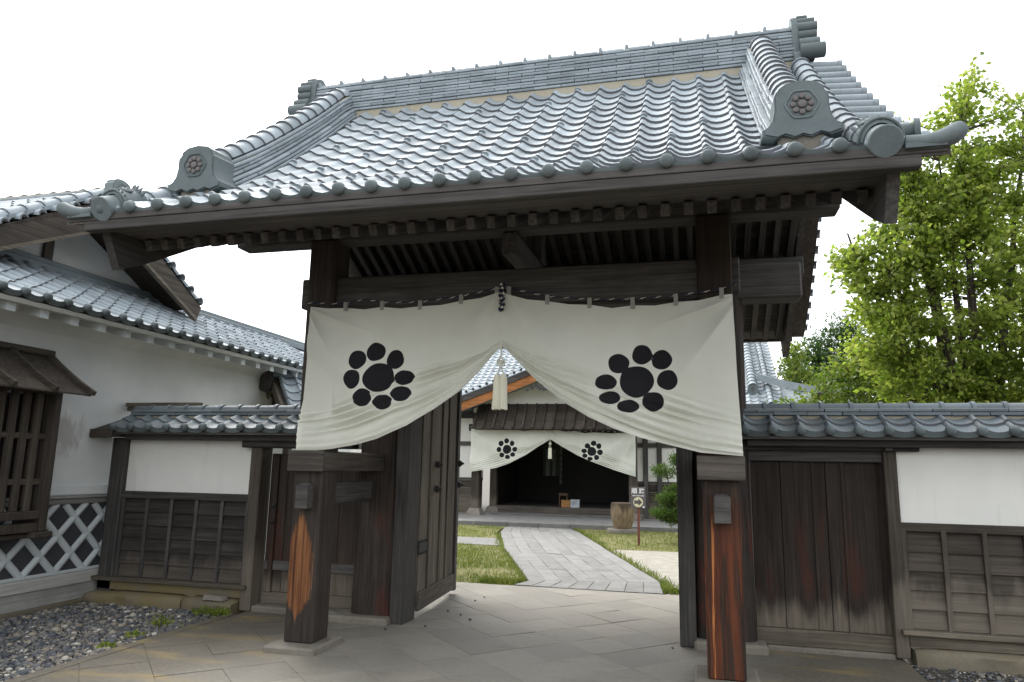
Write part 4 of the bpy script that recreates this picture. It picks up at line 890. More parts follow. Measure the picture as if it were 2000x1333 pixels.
boxthing('offering_box', 'orange wooden box on the hall floor behind the step', -4.31, -4.02, 23.5, 23.72, .327, .56, M['mdf'])
nb = boxthing('notice_box', 'grey-white box with printed notice on the hall floor', -4.0, -3.72, 23.5, 23.7, .327, .58, M['card'])
for k in range(4): MB().box(-3.965, -3.965+(.2, .16, .21, .1)[k], 23.492, 23.4935, .52-.035*k, .53-.035*k).build('printed_line', M['iron'], nb)
st = thing('low_stand', 'small brown stand deeper inside the dark hall', 'stand', (-4.42, 24.6, .327)); MB().box(-4.58, -4.28, 24.5, 24.75, .66, .74, .005).build('top', M['brownbox'], st)
for a in (-4.56, -4.30): MB().box(a-.015, a+.015, 24.52, 24.73, .327, .66).build('leg', M['brownbox'], st)
# plank pent roof under the gable
pz = lambda s: Vector((0, 21.62+.62*s, 2.76+.78*s))
for r_ in range(3):
    s0, s1 = r_/3, (r_+1)/3+.03; p, q = pz(s0), pz(min(1.02, s1))
    for k in range(15):
        xa = -6.78+.318*k; hp('pent_plank', MB().fbox((xa+.158, (p.y+q.y)/2, (p.z+q.z)/2+.016*r_), (.156, 0, 0), (q-p)/2, (0, -.009, .007)), M['greyY'])
for k in range(16): x = -6.785+.318*k; hp('pent_batten', MB().beam(pz(-.02)+Vector((x, -.03, .045)), pz(1)+Vector((x, -.03, .045)), .05, .09), M['greyY'])
hp('pent_soffit', MB().add([(-6.75, 21.66, 2.73), (-2.03, 21.66, 2.73), (-2.03, 22.3, 3.5), (-6.75, 22.3, 3.5), (-6.75, 22.3, 3.0), (-2.03, 22.3, 3.0)], [(0, 1, 2, 3), (0, 4, 5, 1), (0, 3, 4), (1, 5, 2), (3, 2, 5, 4)]), M['darkX'])
# gable above it
hp('gable_wall', MB().prism([(-2.6, 3.3), (2.6, 3.3), (2.6, 3.45), (0, 4.62), (-2.6, 3.45)], (HX, 22.25, 0), (1, 0, 0), (0, 0, 1), (0, .1, 0)), M['plaster'])
gs_ = .400
def rk(x, z0): return z0-gs_*abs(x)+.012*x*x*.6
gr = hp('gable_roof', MB().prism([(x, rk(x, 4.78)) for x in (-3.35, -1.7, 0, 1.7, 3.35)]+[(x, rk(x, 4.66)) for x in (3.35, 1.7, 0, -1.7, -3.35)], (HX, 21.34, 0), (1, 0, 0), (0, 0, 1), (0, 5.5, 0)), M['darkY'])
for sg in (-1, 1):
    xs = [sg*3.3*k/8 for k in range(9)]
    ob = MB().prism([(x, rk(x, 4.335)) for x in xs]+[(x, rk(x, 4.60)) for x in xs[::-1]], (HX, 21.30, 0), (1, 0, 0), (0, 0, 1), (0, .09, 0)).build('bargeboard', M['cedar'], gr)
    MB().prism([(x, rk(x, 4.30)) for x in xs]+[(x, rk(x, 4.334)) for x in xs[::-1]], (HX, 21.285, 0), (1, 0, 0), (0, 0, 1), (0, .09, 0)).build('moulding', M['darkX'], gr)
    MB().prism([(x, rk(x, 4.602)) for x in xs]+[(x, rk(x, 4.80)) for x in xs[::-1]], (HX, 21.255, 0), (1, 0, 0), (0, 0, 1), (0, .11, 0)).build('eave_board', M['darkX'], gr)
    P = along([(HX+x, 21.34, rk(x, 4.86)) for x in xs], .235)
    for a, c in zip(P, P[1:]):
        t_ = (c-a).normalized(); mid = (a+c)/2; F = frame((mid.x, 21.16, mid.z-.02), t_, Vector((0, 1, .06)))
        if F.to_3x3().col[2].z < 0: F = F @ Matrix.Rotation(math.pi, 4, 'Y')
        inst('verge_tile', outt, F, gr)
    for dy, dz in ((.30, .0), (.52, .0)):
        P = along([(HX+x, 21.30+dy, rk(x, 4.85+dz)) for x in xs[::-1]], .235)
        for a, c in zip(P, P[1:]):
            F = frame(a, Vector((0, 1, 0)), c-a)
            if F.to_3x3().col[2].z < 0: F = F @ Matrix.Rotation(math.pi, 4, 'Y')
            inst('verge_roll_tile', big, F, gr)
    tile_roof(gr, (HX+sg*3.3, 21.95 if sg > 0 else 21.95+16*.245, 0), (0, sg, 0), (-sg, 0, 0), [(3.3-abs(x), rk(x, 4.79)) for x in (3.3, 2.2, 1.1, 0.1)], 16, .245, 15, M['tile'], None, lambda i, j: False, None, 71)
M['gold'] = plain('gilded_carving', (.42, .24, .07), .45, .4)
kg = MB(); rk2 = random.Random(4)
for sg in (-1, 1):
    for (x, z, r_, tn) in ((.14, 4.13, .08, 1.5), (.30, 4.06, .075, 1.4), (.46, 4.00, .06, 1.3), (.20, 3.98, .055, 1.2), (.09, 3.96, .06, 1.3), (.60, 3.95, .045, 1.2)):
        pts = [(HX+sg*(x+r_*(1-k/22)*math.cos(k*.52*tn)), 21.33, z+r_*(1-k/22)*math.sin(k*.52*tn)) for k in range(20)]; kg.tube(pts, [.016]*19+[.006], 6)
kg.prism([(0, 3.92), (.10, 4.0), (.14, 4.1), (.16, 4.24), (.06, 4.36), (-.06, 4.36), (-.16, 4.24), (-.14, 4.1), (-.10, 4.0)], (HX, 21.325, 0), (1, 0, 0), (0, 0, 1), (0, .03, 0))
kgo = kg.build('gable_pendant', M['slate'], gr, 50)
MB().tube([(HX, 21.32, 4.20), (HX, 21.29, 4.20)], [.06, .03], 8).tube([(HX+.02, 21.32, 4.07), (HX+.03, 21.29, 4.05)], [.04, .02], 8).build('gilded_boss', M['gold'], kgo, 50)
# main tiled roof facing the court
HR = MB().prism([(22.62, 3.42), (26.9, 6.24), (31.2, 3.42), (31.2, 3.28), (26.9, 6.06), (22.62, 3.28)], (-12, 0, 0), (0, 1, 0), (0, 0, 1), (14.62, 0, 0)); hr = hp('main_roof', HR, M['darkX'])
ncol = 59; xs0 = 2.60-ncol*.2455
def hsingle(i, j):
    x = xs0+i*.2455; return (x > .9) or (-7.4 < x < -5.0 and j >= 6)
tile_roof(hr, (xs0, 22.56, 0), (1, 0, 0), (0, 1, 0), [(0, 3.43), (2.1, 4.79), (4.28, 6.26)], ncol, .2455, 21, M['tile'], None, hsingle, None, 81)
cr3 = MB().box(-12, 2.5, 26.78, 27.02, 6.15, 6.42).build('main_ridge', M['tile'], hr)
ridge_line = [Vector((1.78, 23.45, 4.06)), Vector((1.80, 25.2, 5.16)), Vector((1.83, 26.8, 6.25))]
cr4 = MB().sweep([(-.17, -.05), (.17, -.05), (.15, .16), (-.15, .16)], ridge_line, (1, 0, 0)).build('descending_ridge', M['tile'], hr)
capm2 = half_tile('ridge_cap_tile', .13, .25, M['tile'], .02, 8, .2); P = along([p+Vector((0, -.08, .13)) for p in ridge_line], .235)
for a, c in zip(P, P[1:]): inst('ridge_cap_tile', capm2, frame(a, (1, 0, 0), c-a), cr4)
ornament(cr4, (1.78, 23.36, 3.98), (1, 0, 0), (0, 1, .2), .95, .15)
P = along([Vector((2.24, y, 3.50+(y-22.56)*.658)) for y in (22.7, 26.8)], .235)
for a, c in zip(P, P[1:]): inst('verge_roll_tile', big, frame(a, (1, 0, 0), c-a), hr)
# lower hipped wing to the right
wg = MB(); wg.add([(2.0, 22.2, 3.35), (4.3, 22.2, 3.35), (2.0, 25.2, 4.62), (2.6, 25.2, 4.62), (4.3, 28, 3.35), (2, 28, 3.35)], [(0, 1, 3, 2), (1, 4, 3), (0, 2, 5), (2, 3, 4, 5), (0, 5, 4, 1)]); wgo = hp('hipped_wing_roof', wg, M['tile'])
hl = [Vector((1.98, 23.75, 4.50)), Vector((2.7, 23.3, 4.22)), Vector((3.5, 22.8, 3.98)), Vector((4.1, 22.4, 3.88))]
MB().sweep([(-.12, -.16), (.12, -.16), (.10, .05), (-.10, .05)], hl, (.55, .83, 0)).build('hip_ridge', M['tile'], wgo)
P = along([p+Vector((0, 0, .04)) for p in hl], .24)
for a, c in zip(P, P[1:]): inst('ridge_cap_tile', TC['wallcap'], frame(c, (c-a).cross(Vector((0, 0, 1))), a-c) if frame(c, (c-a).cross(Vector((0, 0, 1))), a-c).to_3x3().col[2].z > 0 else frame(c, -(c-a).cross(Vector((0, 0, 1))), a-c), wgo)
hp('wing_wall', MB().box(2.4, 4.0, 23, 27.5, .0, 3.4), M['plaster'])
# hall curtain
GB = [(-6.979, 1.417), (-6.163, 1.546), (-5.661, 1.715), (-5.164, 1.962), (-4.754, 2.239), (-4.378, 2.466), (-4.017, 2.247), (-3.532, 1.985), (-3.054, 1.788), (-2.427, 1.567), (-1.764, 1.366)]
GT = [(-6.97, 2.78), (-6.3, 2.76), (-5.7, 2.77), (-5.2, 2.72), (-4.381, 2.82), (-3.9, 2.70), (-3.6, 2.73), (-3.3, 2.66), (-3.05, 2.69), (-2.5, 2.66), (-1.76, 2.70)]
LG = [(-5.767, 2.139, 0.146, 0.15), (-5.794, 2.405, 0.082, 0.087), (-5.611, 2.326, 0.077, 0.089), (-5.516, 2.144, 0.083, 0.082), (-5.575, 1.979, 0.086, 0.074), (-5.747, 1.903, 0.088, 0.07), (-5.935, 1.962, 0.086, 0.078), (-6.03, 2.13, 0.082, 0.087), (-5.969, 2.321, 0.086, 0.091)]
RG = [(-3.082, 2.105, 0.146, 0.144), (-3.029, 2.354, 0.089, 0.084), (-2.867, 2.269, 0.081, 0.09), (-2.828, 2.082, 0.089, 0.09), (-2.933, 1.926, 0.081, 0.082), (-3.131, 1.885, 0.085, 0.064), (-3.295, 1.974, 0.087, 0.068), (-3.32, 2.12, 0.088, 0.074), (-3.22, 2.272, 0.09, 0.084)]
hc = curtain('hall_curtain', 'white curtain with the same disc crests hung at the hall porch', 21.96, GT, GB, -4.378, [-6.7+.36*k for k in range(14)], LG+RG, 200, 120, .045, lambda x: lerp_pts(GT, x)+.06, 23)
tassel(hc, -4.378, 21.93, 2.45, 2.30, 2.2, 1.86, .05, 1.2)

# ---------------------------------------------------------------- ground
def sheet(name, poly, z, mat, th=.0):
    b = MB(); n = len(poly)
    if th: b.prism(poly, (0, 0, z-th), (1, 0, 0), (0, 1, 0), (0, 0, th))
    else: b.add([(x, y, z) for x, y in poly], [tuple(range(n))])
    o = b.build(name, mat); o['kind'] = 'structure'; return o
sheet('ground', [(-300, -100), (300, -100), (300, 500), (-300, 500)], -.06, M['soil'])
def clip(poly, x0, x1, y0, y1):
    for ax, v, sg in ((0, x0, 1), (0, x1, -1), (1, y0, 1), (1, y1, -1)):
        out = []
        for a, c in zip(poly, poly[1:]+poly[:1]):
            ia, ic = (a[ax]-v)*sg >= 0, (c[ax]-v)*sg >= 0
            if ia: out.append(a)
            if ia != ic:
                t_ = (v-a[ax])/(c[ax]-a[ax]); out.append((a[0]+(c[0]-a[0])*t_, a[1]+(c[1]-a[1])*t_))
        poly = out
        if not poly: return poly
    return poly
def slab(poly, z, th, mat, parent, ins=.0008, bev=.0025, name='paving_slab'):
    c = np.mean(poly, 0); n = len(poly); b = MB()
    def shrink(d): return [(x+(c[0]-x)*d/max(.05, math.hypot(x-c[0], y-c[1])), y+(c[1]-y)*d/max(.05, math.hypot(x-c[0], y-c[1]))) for x, y in poly]
    A, B_ = shrink(ins*1.4), shrink(ins*1.4+bev*1.4); k_ = .0012 if len(poly) < 7 else .0002; tx, ty = random.gauss(0, k_), random.gauss(0, k_)
    zz = lambda x, y: z+tx*(x-c[0])*4+ty*(y-c[1])*4
    vs = [(x, y, z-th) for x, y in A]+[(x, y, zz(x, y)-bev*.6) for x, y in A]+[(x, y, zz(x, y)) for x, y in B_]
    fs = [tuple(2*n+k for k in range(n))]+[(j*n+k, j*n+(k+1) % n, (j+1)*n+(k+1) % n, (j+1)*n+k) for j in range(2) for k in range(n)]
    b.add(vs, fs); return b.build(name, mat, parent)
pv = sheet('stone_paving', [(-4.78, -2), (1.72, -2), (1.72, 9.9), (-4.78, 9.9)], -.006, M['pave'], .04)
q = .6845
for a in range(-12, 22):
    for c in range(-4, 26):
        s0, s1 = .88+a*q, .88+(a+1)*q; d0, d1 = 8.83+(c-14)*q+(.0 if a % 1 == 0 else .3), 8.83+(c-13)*q
        poly = [((s-d)/2, (s+d)/2) for s, d in ((s0, d0), (s1, d0), (s1, d1), (s0, d1))]
        poly = clip(poly, -4.78, 1.72, 2.2, 9.88)
        if len(poly) >= 3:
            ar = abs(sum(p[0]*r_[1]-r_[0]*p[1] for p, r_ in zip(poly, poly[1:]+poly[:1])))/2
            if ar > .004: slab(poly, 0+random.gauss(0, .0012), .035, M['pave'], pv)
kb = sheet('kerb', [(-4.90, 1.8), (-4.785, 1.8), (-4.785, 7.0), (-4.90, 7.0)], .002, M['pave'], .06)
# court path, strips of long slabs
LP_ = [(-2.48, 9.92), (-2.36, 10.35), (-3.81, 14.4), (-4.75, 17.6), (-5.0, 18.9), (-5.0, 19.3)]; RP_ = [(-.46, 9.92), (-.55, 10.9), (-1.51, 13.9), (-2.95, 18.5), (-3.2, 19.1), (-3.25, 19.3)]
def poly_at(P, t):
    k = t*(len(P)-1); i = min(int(k), len(P)-2); f_ = k-i; return (P[i][0]+(P[i+1][0]-P[i][0])*f_, P[i][1]+(P[i+1][1]-P[i][1])*f_)
ph_ = sheet('stone_path', LP_+RP_[::-1], -.010, M['found'], .04)
TB = [0, .05, .2, .26, .31, .37, .42, .47, .52, .57, .62, .68, .74, .8, .9, 1.0]
for k in range(8):
    cuts = [0, .2]+sorted(random.sample(TB[3:-2], 6))+[1.0] if k not in (0, 7) else [0, .2, .36, .5, .63, .8, 1.0]
    ea, eb = (k/8, (k+1)/8)
    for t0, t1 in zip(cuts, cuts[1:]):
        ts = [t0+(t1-t0)*m/4 for m in range(5)]
        def pt(e, t_): l, r_ = poly_at(LP_, t_), poly_at(RP_, t_); return (l[0]+(r_[0]-l[0])*e, l[1]+(r_[1]-l[1])*e)
        poly = [pt(ea, t_) for t_ in ts]+[pt(eb, t_) for t_ in ts[::-1]]
        slab(poly, .004+random.gauss(0, .002), .035, M['path'], ph_, .005, .006)
# platform of the hall
pl = sheet('hall_platform', [(-9.5, 19.42), (.3, 19.78), (.3, 23.3), (-9.5, 23.3)], .085, M['path'], .12)
for k in range(11):
    xa = -9.5+.88*k; ya = 19.37+.036*(xa+9.5); MB().add([(xa+.006, ya, -.03), (xa+.874, ya+.03, -.03), (xa+.874, ya+.03, .092), (xa+.006, ya, .092), (xa+.006, ya+.35, -.03), (xa+.874, ya+.38, -.03), (xa+.874, ya+.38, .092), (xa+.006, ya+.35, .092)], [(0, 1, 2, 3), (3, 2, 6, 7), (0, 4, 5, 1), (0, 3, 7, 4), (1, 5, 6, 2), (4, 7, 6, 5)]).build('edge_stone', M['path'], pl)
# lawns, sand and side path
def lawn_mat():
    t = NT('short_lawn'); P = t.pos(); a = t.noise(P, .8, 5, .6); b_ = t.noise(P, 22, 5, .7)
    c = t.ramp(t.math('ADD', t.math('MULTIPLY', a, .5), t.math('MULTIPLY', b_, .5)), [(.3, (.075, .09, .025)), (.5, (.15, .145, .05)), (.68, (.25, .215, .13))]); t.bump(b_, .8, .02); return t.fin(c, .9, 0, .2)
M['lawn'] = lawn_mat()
L1 = [(-12, 9.92), (-2.5, 9.92), (-2.40, 10.35), (-3.84, 14.35), (-3.92, 14.62), (-12, 14.9)]; L2 = [(-12, 15.9), (-4.45, 16.1), (-4.85, 17.6), (-5.05, 18.9), (-5.0, 19.35), (-12, 19.3)]; L3 = [(-1.72, 14.9), (3, 15.3), (3, 19.9), (.2, 19.7), (-3.15, 19.5), (-2.9, 18.5)]
sheet('lawn', L1, -.01, M['lawn'], .04); sheet('lawn', L2, -.01, M['lawn'], .04); sheet('lawn', L3, -.01, M['lawn'], .04)
sheet('side_path', [(-12, 14.9), (-3.92, 14.62), (-4.4, 16.1), (-12, 15.9)], .0, M['path'], .04)
sheet('sand_court', [(-.42, 9.92), (6, 9.92), (6, 15.6), (3, 15.3), (-1.72, 14.9), (-1.45, 13.9), (-.5, 10.9)], -.008, M['sand'], .04)
def inside(p, poly):
    r_ = False
    for a, c in zip(poly, poly[1:]+poly[:1]):
        if (a[1] > p[1]) != (c[1] > p[1]) and p[0] < (c[0]-a[0])*(p[1]-a[1])/(c[1]-a[1])+a[0]: r_ = not r_
    return r_
def leafmat(name, cols, trans=.4, rough=.5, sc=.9):
    t = NT(name); P = t.pos(); g = t.n('ShaderNodeNewGeometry'); a = t.noise(P, sc, 3, .6); r_ = g.outputs['Random Per Island']
    c = t.ramp(t.math('ADD', t.math('MULTIPLY', a, .55), t.math('MULTIPLY', r_, .45)), [(.22, cols[0]), (.5, cols[1]), (.78, cols[2])])
    t.fin(c, rough, 0, .35); tr = t.n('ShaderNodeBsdfTranslucent'); br = t.mix(1, c, (1.45, 1.6, .95), 'MULTIPLY'); t.l(br, tr.inputs[0]); mx = t.n('ShaderNodeMixShader'); mx.inputs[0].default_value = trans
    t.l(t.b.outputs[0], mx.inputs[1]); t.l(tr.outputs[0], mx.inputs[2]); t.l(mx.outputs[0], t.out.inputs[0]); return t.mat
M['grass'] = leafmat('grass_blade', ((.065, .105, .018), (.135, .17, .033), (.26, .24, .09)), .3, .5, 1.8)
def np_mesh(name, V, F, mat):
    me = bpy.data.meshes.new(name); k = F.shape[1]; me.vertices.add(len(V)); me.vertices.foreach_set('co', V.astype(np.float32).ravel()); me.loops.add(F.size); me.loops.foreach_set('vertex_index', F.astype(np.int32).ravel())
    me.polygons.add(len(F)); me.polygons.foreach_set('loop_start', np.arange(0, F.size, k, dtype=np.int32)); me.polygons.foreach_set('loop_total', np.full(len(F), k, dtype=np.int32)); me.materials.append(mat); me.update(); me.validate(); return me
def grass(pts, h, wd, seed, lush=1.0):
    rg_ = np.random.default_rng(seed); n = len(pts); P = np.c_[pts, np.full(n, -.012)]; an = rg_.uniform(0, 6.28, n); hh = h*rg_.uniform(.5, 1.3, n)*lush; le = rg_.normal(0, .35, (n, 2))*hh[:, None]
    dx = np.c_[np.cos(an), np.sin(an), np.zeros(n)]*wd; tip = P+np.c_[le, hh]
    V = np.stack([P-dx, P+dx, tip], 1).reshape(-1, 3); F = np.arange(3*n).reshape(-1, 3); return V, F
gp = []; rgq = random.Random(9)
for poly, n_, bx in ((L1, 17000, (-5.2, -2.3, 9.92, 14.9)), (L2, 5000, (-7, -4.4, 15.9, 19.35)), (L3, 9000, (-3.2, 1.2, 14.9, 19.6))):
    c_ = 0
    while c_ < n_:
        p = (rgq.uniform(bx[0], bx[1]), rgq.uniform(bx[2], bx[3]))
        if inside(p, poly) and noise.noise((p[0]*1.3, p[1]*1.3, 3))+rgq.uniform(-.3, .7) > -.05: gp.append(p)
        c_ += 1
gp2 = []
for k in range(2600):                                     # tufts along the path and platform edges
    t_ = rgq.random(); a = poly_at(LP_, .08+.5*t_) if k % 3 == 0 else poly_at(RP_, .02+.75*t_); s_ = -1 if k % 3 == 0 else 1
    gp2.append((a[0]+s_*abs(rgq.gauss(0, .08))+s_*.01, a[1]+rgq.gauss(0, .03)))
for k in range(900): gp2.append((rgq.uniform(-3.0, -2.45), rgq.gauss(10.02, .06)+.05))
for k in range(500): gp2.append((rgq.uniform(-.46, -.2), rgq.gauss(10.1, .07)))
V1, F1 = grass(np.array(gp), .05, .006, 1); V2, F2 = grass(np.array(gp2), .075, .007, 2)
me = np_mesh('grass', np.r_[V1, V2], np.r_[F1, F2+len(V1)], M['grass']); go = put('grass', me, (0, 0, 0)); tag(go, 'short patchy grass of the court lawns either side of the path', 'grass'); go['kind'] = 'stuff'
# gravel
def gravel_mat():
    t = NT('mixed_gravel'); r_ = t.n('ShaderNodeNewGeometry').outputs['Random Per Island']; c = t.ramp(r_, [(0, (.045, .05, .058)), (.35, (.10, .105, .115)), (.62, (.16, .15, .14)), (.82, (.22, .185, .14)), (.93, (.34, .31, .25)), (1, (.5, .48, .43))]); t.bump(t.noise(t.pos(), 90, 3, .6), .2, .003); return t.fin(c, .75, 0, .35)
M['gravel'] = gravel_mat()
sheet('gravel_bed', [(-6.88, 1.8), (-4.90, 1.8), (-4.90, 7.1), (-6.88, 7.1)], -.025, M['soil'], .03); sheet('gravel_bed', [(1.725, 4), (5.5, 4), (5.5, 7.2), (1.725, 7.2)], -.025, M['soil'], .03)
ico = bmesh.new(); bmesh.ops.create_icosphere(ico, subdivisions=1, radius=1); IV = np.array([v.co[:] for v in ico.verts]); IF = np.array([[v.index for v in f.verts] for f in ico.faces]); ico.free()
def pebbles(regs, n, seed):
    rg_ = np.random.default_rng(seed); Vs = []; Fs = []; o = 0
    for (x0, x1, y0, y1, frac) in regs:
        m = int(n*frac)
        for k in range(m):
            sz = rg_.lognormal(-4.62, .40); sz = min(sz, .04)
            if k < m*.016: sz = rg_.uniform(.022, .042)
            s3 = sz*np.array([rg_.uniform(.8, 1.4), rg_.uniform(.8, 1.3), rg_.uniform(.5, .8)]); a = rg_.uniform(0, 6.28); c, s_ = math.cos(a), math.sin(a)
            v = IV*(1+rg_.normal(0, .12, (12, 1)))*s3; v = np.c_[v[:, 0]*c-v[:, 1]*s_, v[:, 0]*s_+v[:, 1]*c, v[:, 2]]
            Vs.append(v+[rg_.uniform(x0, x1), rg_.uniform(y0, y1), -.018+sz*.35]); Fs.append(IF+o); o += 12
    return np.concatenate(Vs), np.concatenate(Fs)
Vg, Fg = pebbles([(-6.82, -4.885, 4.2, 7.06, .86), (1.74, 5.45, 4.6, 7.12, .36)], 19000, 4)
gv = put('gravel', np_mesh('gravel', Vg, Fg, M['gravel']), (0, 0, 0)); tag(gv, 'loose dark mixed gravel between the storehouse and the paving', 'gravel'); gv['kind'] = 'stuff'
ls = thing('loose_stone', 'flat pale stone lying on the left wall footing', 'stone', (-5.12, 7.05, .115))
b = MB(); b.add([(-5.25, 7.04, .115), (-4.98, 7.03, .115), (-4.98, 7.13, .115), (-5.25, 7.14, .115), (-5.235, 7.05, .165), (-5.03, 7.045, .16), (-5.0, 7.12, .155), (-5.22, 7.125, .165)], [(0, 3, 2, 1), (4, 5, 6, 7), (0, 1, 5, 4), (1, 2, 6, 5), (2, 3, 7, 6), (3, 0, 4, 7)]); b.build('stone_body', M['base'], ls)
rs_ = random.Random(12)
for k, (x, y) in enumerate(((-2.72, 7.9), (-2.62, 8.6), (-2.52, 7.75), (-2.35, 7.55), (-3.0, 6.85), (-2.68, 7.1), (-2.58, 8.85), (-.25, 7.0))):
    b = MB(); r_ = rs_.uniform(.013, .02); b.add([(x+v[0]*r_*rs_.uniform(.8, 1.2), y+v[1]*r_, .009+v[2]*r_*.6) for v in IV], [tuple(f) for f in IF]); o = b.build('pebble', M['slate'], None); tag(o, 'tiny dark pebble on the paving near the open door leaf', 'pebble', 'stray pebbles on the paving')

# ---------------------------------------------------------------- small things in the court
M['usu'] = wood('old_mortar_wood', (.10, .07, .045), (.36, .27, .17), 'Z', extra=lambda t, c, g, P: t.mix(t.mr(t.math('ADD', t.xyz(P)[2], t.math('MULTIPLY', t.noise(t.map(P, (6, 6, 1)), 1, 3, .6), .5)), .78, .98, 0, .9), c, (.06, .04, .03)))
us = thing('wooden_mortar', 'big weathered wooden mortar on a round stone in front of the hall platform', 'mortar', (-1.86, 18.85, 0))
def lathe(prof, c, n=24):
    b = MB(); vs = [(c[0]+r_*math.cos(2*math.pi*k/n), c[1]+r_*math.sin(2*math.pi*k/n), c[2]+z) for r_, z in prof for k in range(n)]
    b.add(vs, [(j*n+k, j*n+(k+1) % n, (j+1)*n+(k+1) % n, (j+1)*n+k) for j in range(len(prof)-1) for k in range(n)]+[tuple(range(n))[::-1], tuple((len(prof)-1)*n+k for k in range(n))]); return b
lathe([(.22, .10), (.235, .14), (.285, .32), (.305, .5), (.30, .66), (.285, .735), (.26, .745), (.22, .72), (.14, .55), (.02, .5)], (-1.86, 18.85, 0)).build('mortar_body', M['usu'], us, 40)
lathe([(.40, -.03), (.41, .04), (.38, .095), (.30, .104)], (-1.86, 18.85, 0), 18).build('round_stone', M['base'], us, 40)
M['signgrey'] = plain('grey_brown_sign_board', (.115, .10, .105), .55, var=.08); M['signred'] = plain('red_brown_sign_post', (.17, .055, .04), .6); M['signwhite'] = plain('sign_white', (.8, .8, .78), .5, var=.03, bump=0); M['cream'] = plain('sign_cream', (.78, .72, .48), .5, var=.03, bump=0)
sg_ = thing('route_sign', 'small grey route sign with white characters and arrow on a red-brown stake', 'sign', (-1.23, 15.9, 0))
MB().box(-1.255, -1.205, 15.905, 15.945, -.02, .80, .005).build('stake', M['signred'], sg_)
bd = MB().box(-1.385, -1.075, 15.88, 15.903, .775, 1.215, .004).build('board', M['signgrey'], sg_)
def text_mesh(body, name, size, loc, mat, parent, bold=.0):
    cu = bpy.data.curves.new(name, 'FONT'); cu.body = body; cu.size = size; cu.align_x = 'CENTER'; cu.align_y = 'CENTER'; cu.extrude = .001; cu.offset = bold
    o = bpy.data.objects.new(name, cu); COL.objects.link(o); bpy.context.view_layer.update()
    me = bpy.data.meshes.new_from_object(o.evaluated_get(bpy.context.evaluated_depsgraph_get())); bpy.data.objects.remove(o); bpy.data.curves.remove(cu); me.materials.clear(); me.materials.append(mat)
    return inst(name, me, Matrix.Translation(loc) @ Matrix.Rotation(R(90), 4, 'X'), parent)
text_mesh('\u9806 \u8def', 'sign_characters', .125, (-1.23, 15.878, 1.125), M['signwhite'], bd, .002)
for xa_, xb_ in ((-1.35, -1.28), (-1.265, -1.195), (-1.18, -1.105)): MB().box(xa_, xb_, 15.877, 15.8795, 1.026, 1.042).build('caption_line', M['signwhite'], bd)   # too small to read in the photograph
dsc = MB(); m_ = 28; dsc.add([(-1.23+.104*math.cos(2*math.pi*k/m_), 15.878, .90+.104*math.sin(2*math.pi*k/m_)) for k in range(m_)]+[(-1.23+.104*math.cos(2*math.pi*k/m_), 15.882, .90+.104*math.sin(2*math.pi*k/m_)) for k in range(m_)], [tuple(range(m_))]+[(k, (k+1) % m_, m_+(k+1) % m_, m_+k) for k in range(m_)]); dsc.build('arrow_disc', M['cream'], bd)
MB().prism([(-.085, -.035), (.005, -.035), (.005, -.08), (.088, 0), (.005, .08), (.005, .035), (-.085, .035)], (-1.23, 15.872, .90), (1, 0, 0), (0, 0, 1), (0, .004, 0)).build('arrow', M['signgrey'], bd)
dd = MB(); dd.add([(-1.115+.022*math.cos(2*math.pi*k/12), 15.877, .80+.022*math.sin(2*math.pi*k/12)) for k in range(12)], [tuple(range(12))]); dd.build('corner_dot', M['signwhite'], bd)

# ---------------------------------------------------------------- trees
M['bark'] = wood('grey_brown_bark', (.035, .028, .022), (.11, .09, .07), 'Z'); M['leafA'] = leafmat('yellow_green_leaf', ((.10, .15, .025), (.20, .25, .045), (.34, .355, .10)), .58, .5, 1.6); M['leafB'] = leafmat('deep_green_leaf', ((.018, .045, .012), (.04, .085, .02), (.085, .13, .03)), .3); M['leafC'] = leafmat('mid_green_leaf', ((.06, .11, .015), (.13, .18, .025), (.22, .24, .05)), .4); M['needle'] = leafmat('pine_needle', ((.035, .075, .014), (.08, .14, .025), (.15, .21, .04)), .25)
def leaves(C_, D_, size, rg_, droop=.5, asp=.62):
    """C_ centres, D_ outward directions: each leaf a small folded blade of four triangles."""
    n = len(C_); d = D_+rg_.normal(0, .55, (n, 3)); d[:, 2] -= droop*rg_.uniform(.2, 1.2, n); d /= np.linalg.norm(d, axis=1)[:, None]+1e-9
    u = rg_.normal(0, 1, (n, 3)); u[:, 2] *= .45; s_ = np.cross(d, u); s_ /= np.linalg.norm(s_, axis=1)[:, None]+1e-9; nn = np.cross(s_, d)
    L = (size*rg_.uniform(.65, 1.25, n))[:, None]; W_ = L*asp*.5
    b0 = C_; mid = C_+d*L*.45; tip = C_+d*L-nn*L*.12; lf = mid+s_*W_+nn*L*.10; rt_ = mid-s_*W_+nn*L*.10
    V = np.stack([b0, lf, tip, rt_, mid-nn*L*.03], 1).reshape(-1, 3); k = np.arange(n)[:, None]*5
    F = np.concatenate([k+[[0, 1, 4]], k+[[1, 2, 4]], k+[[2, 3, 4]], k+[[3, 0, 4]]], 1).reshape(-1, 3); return V, F
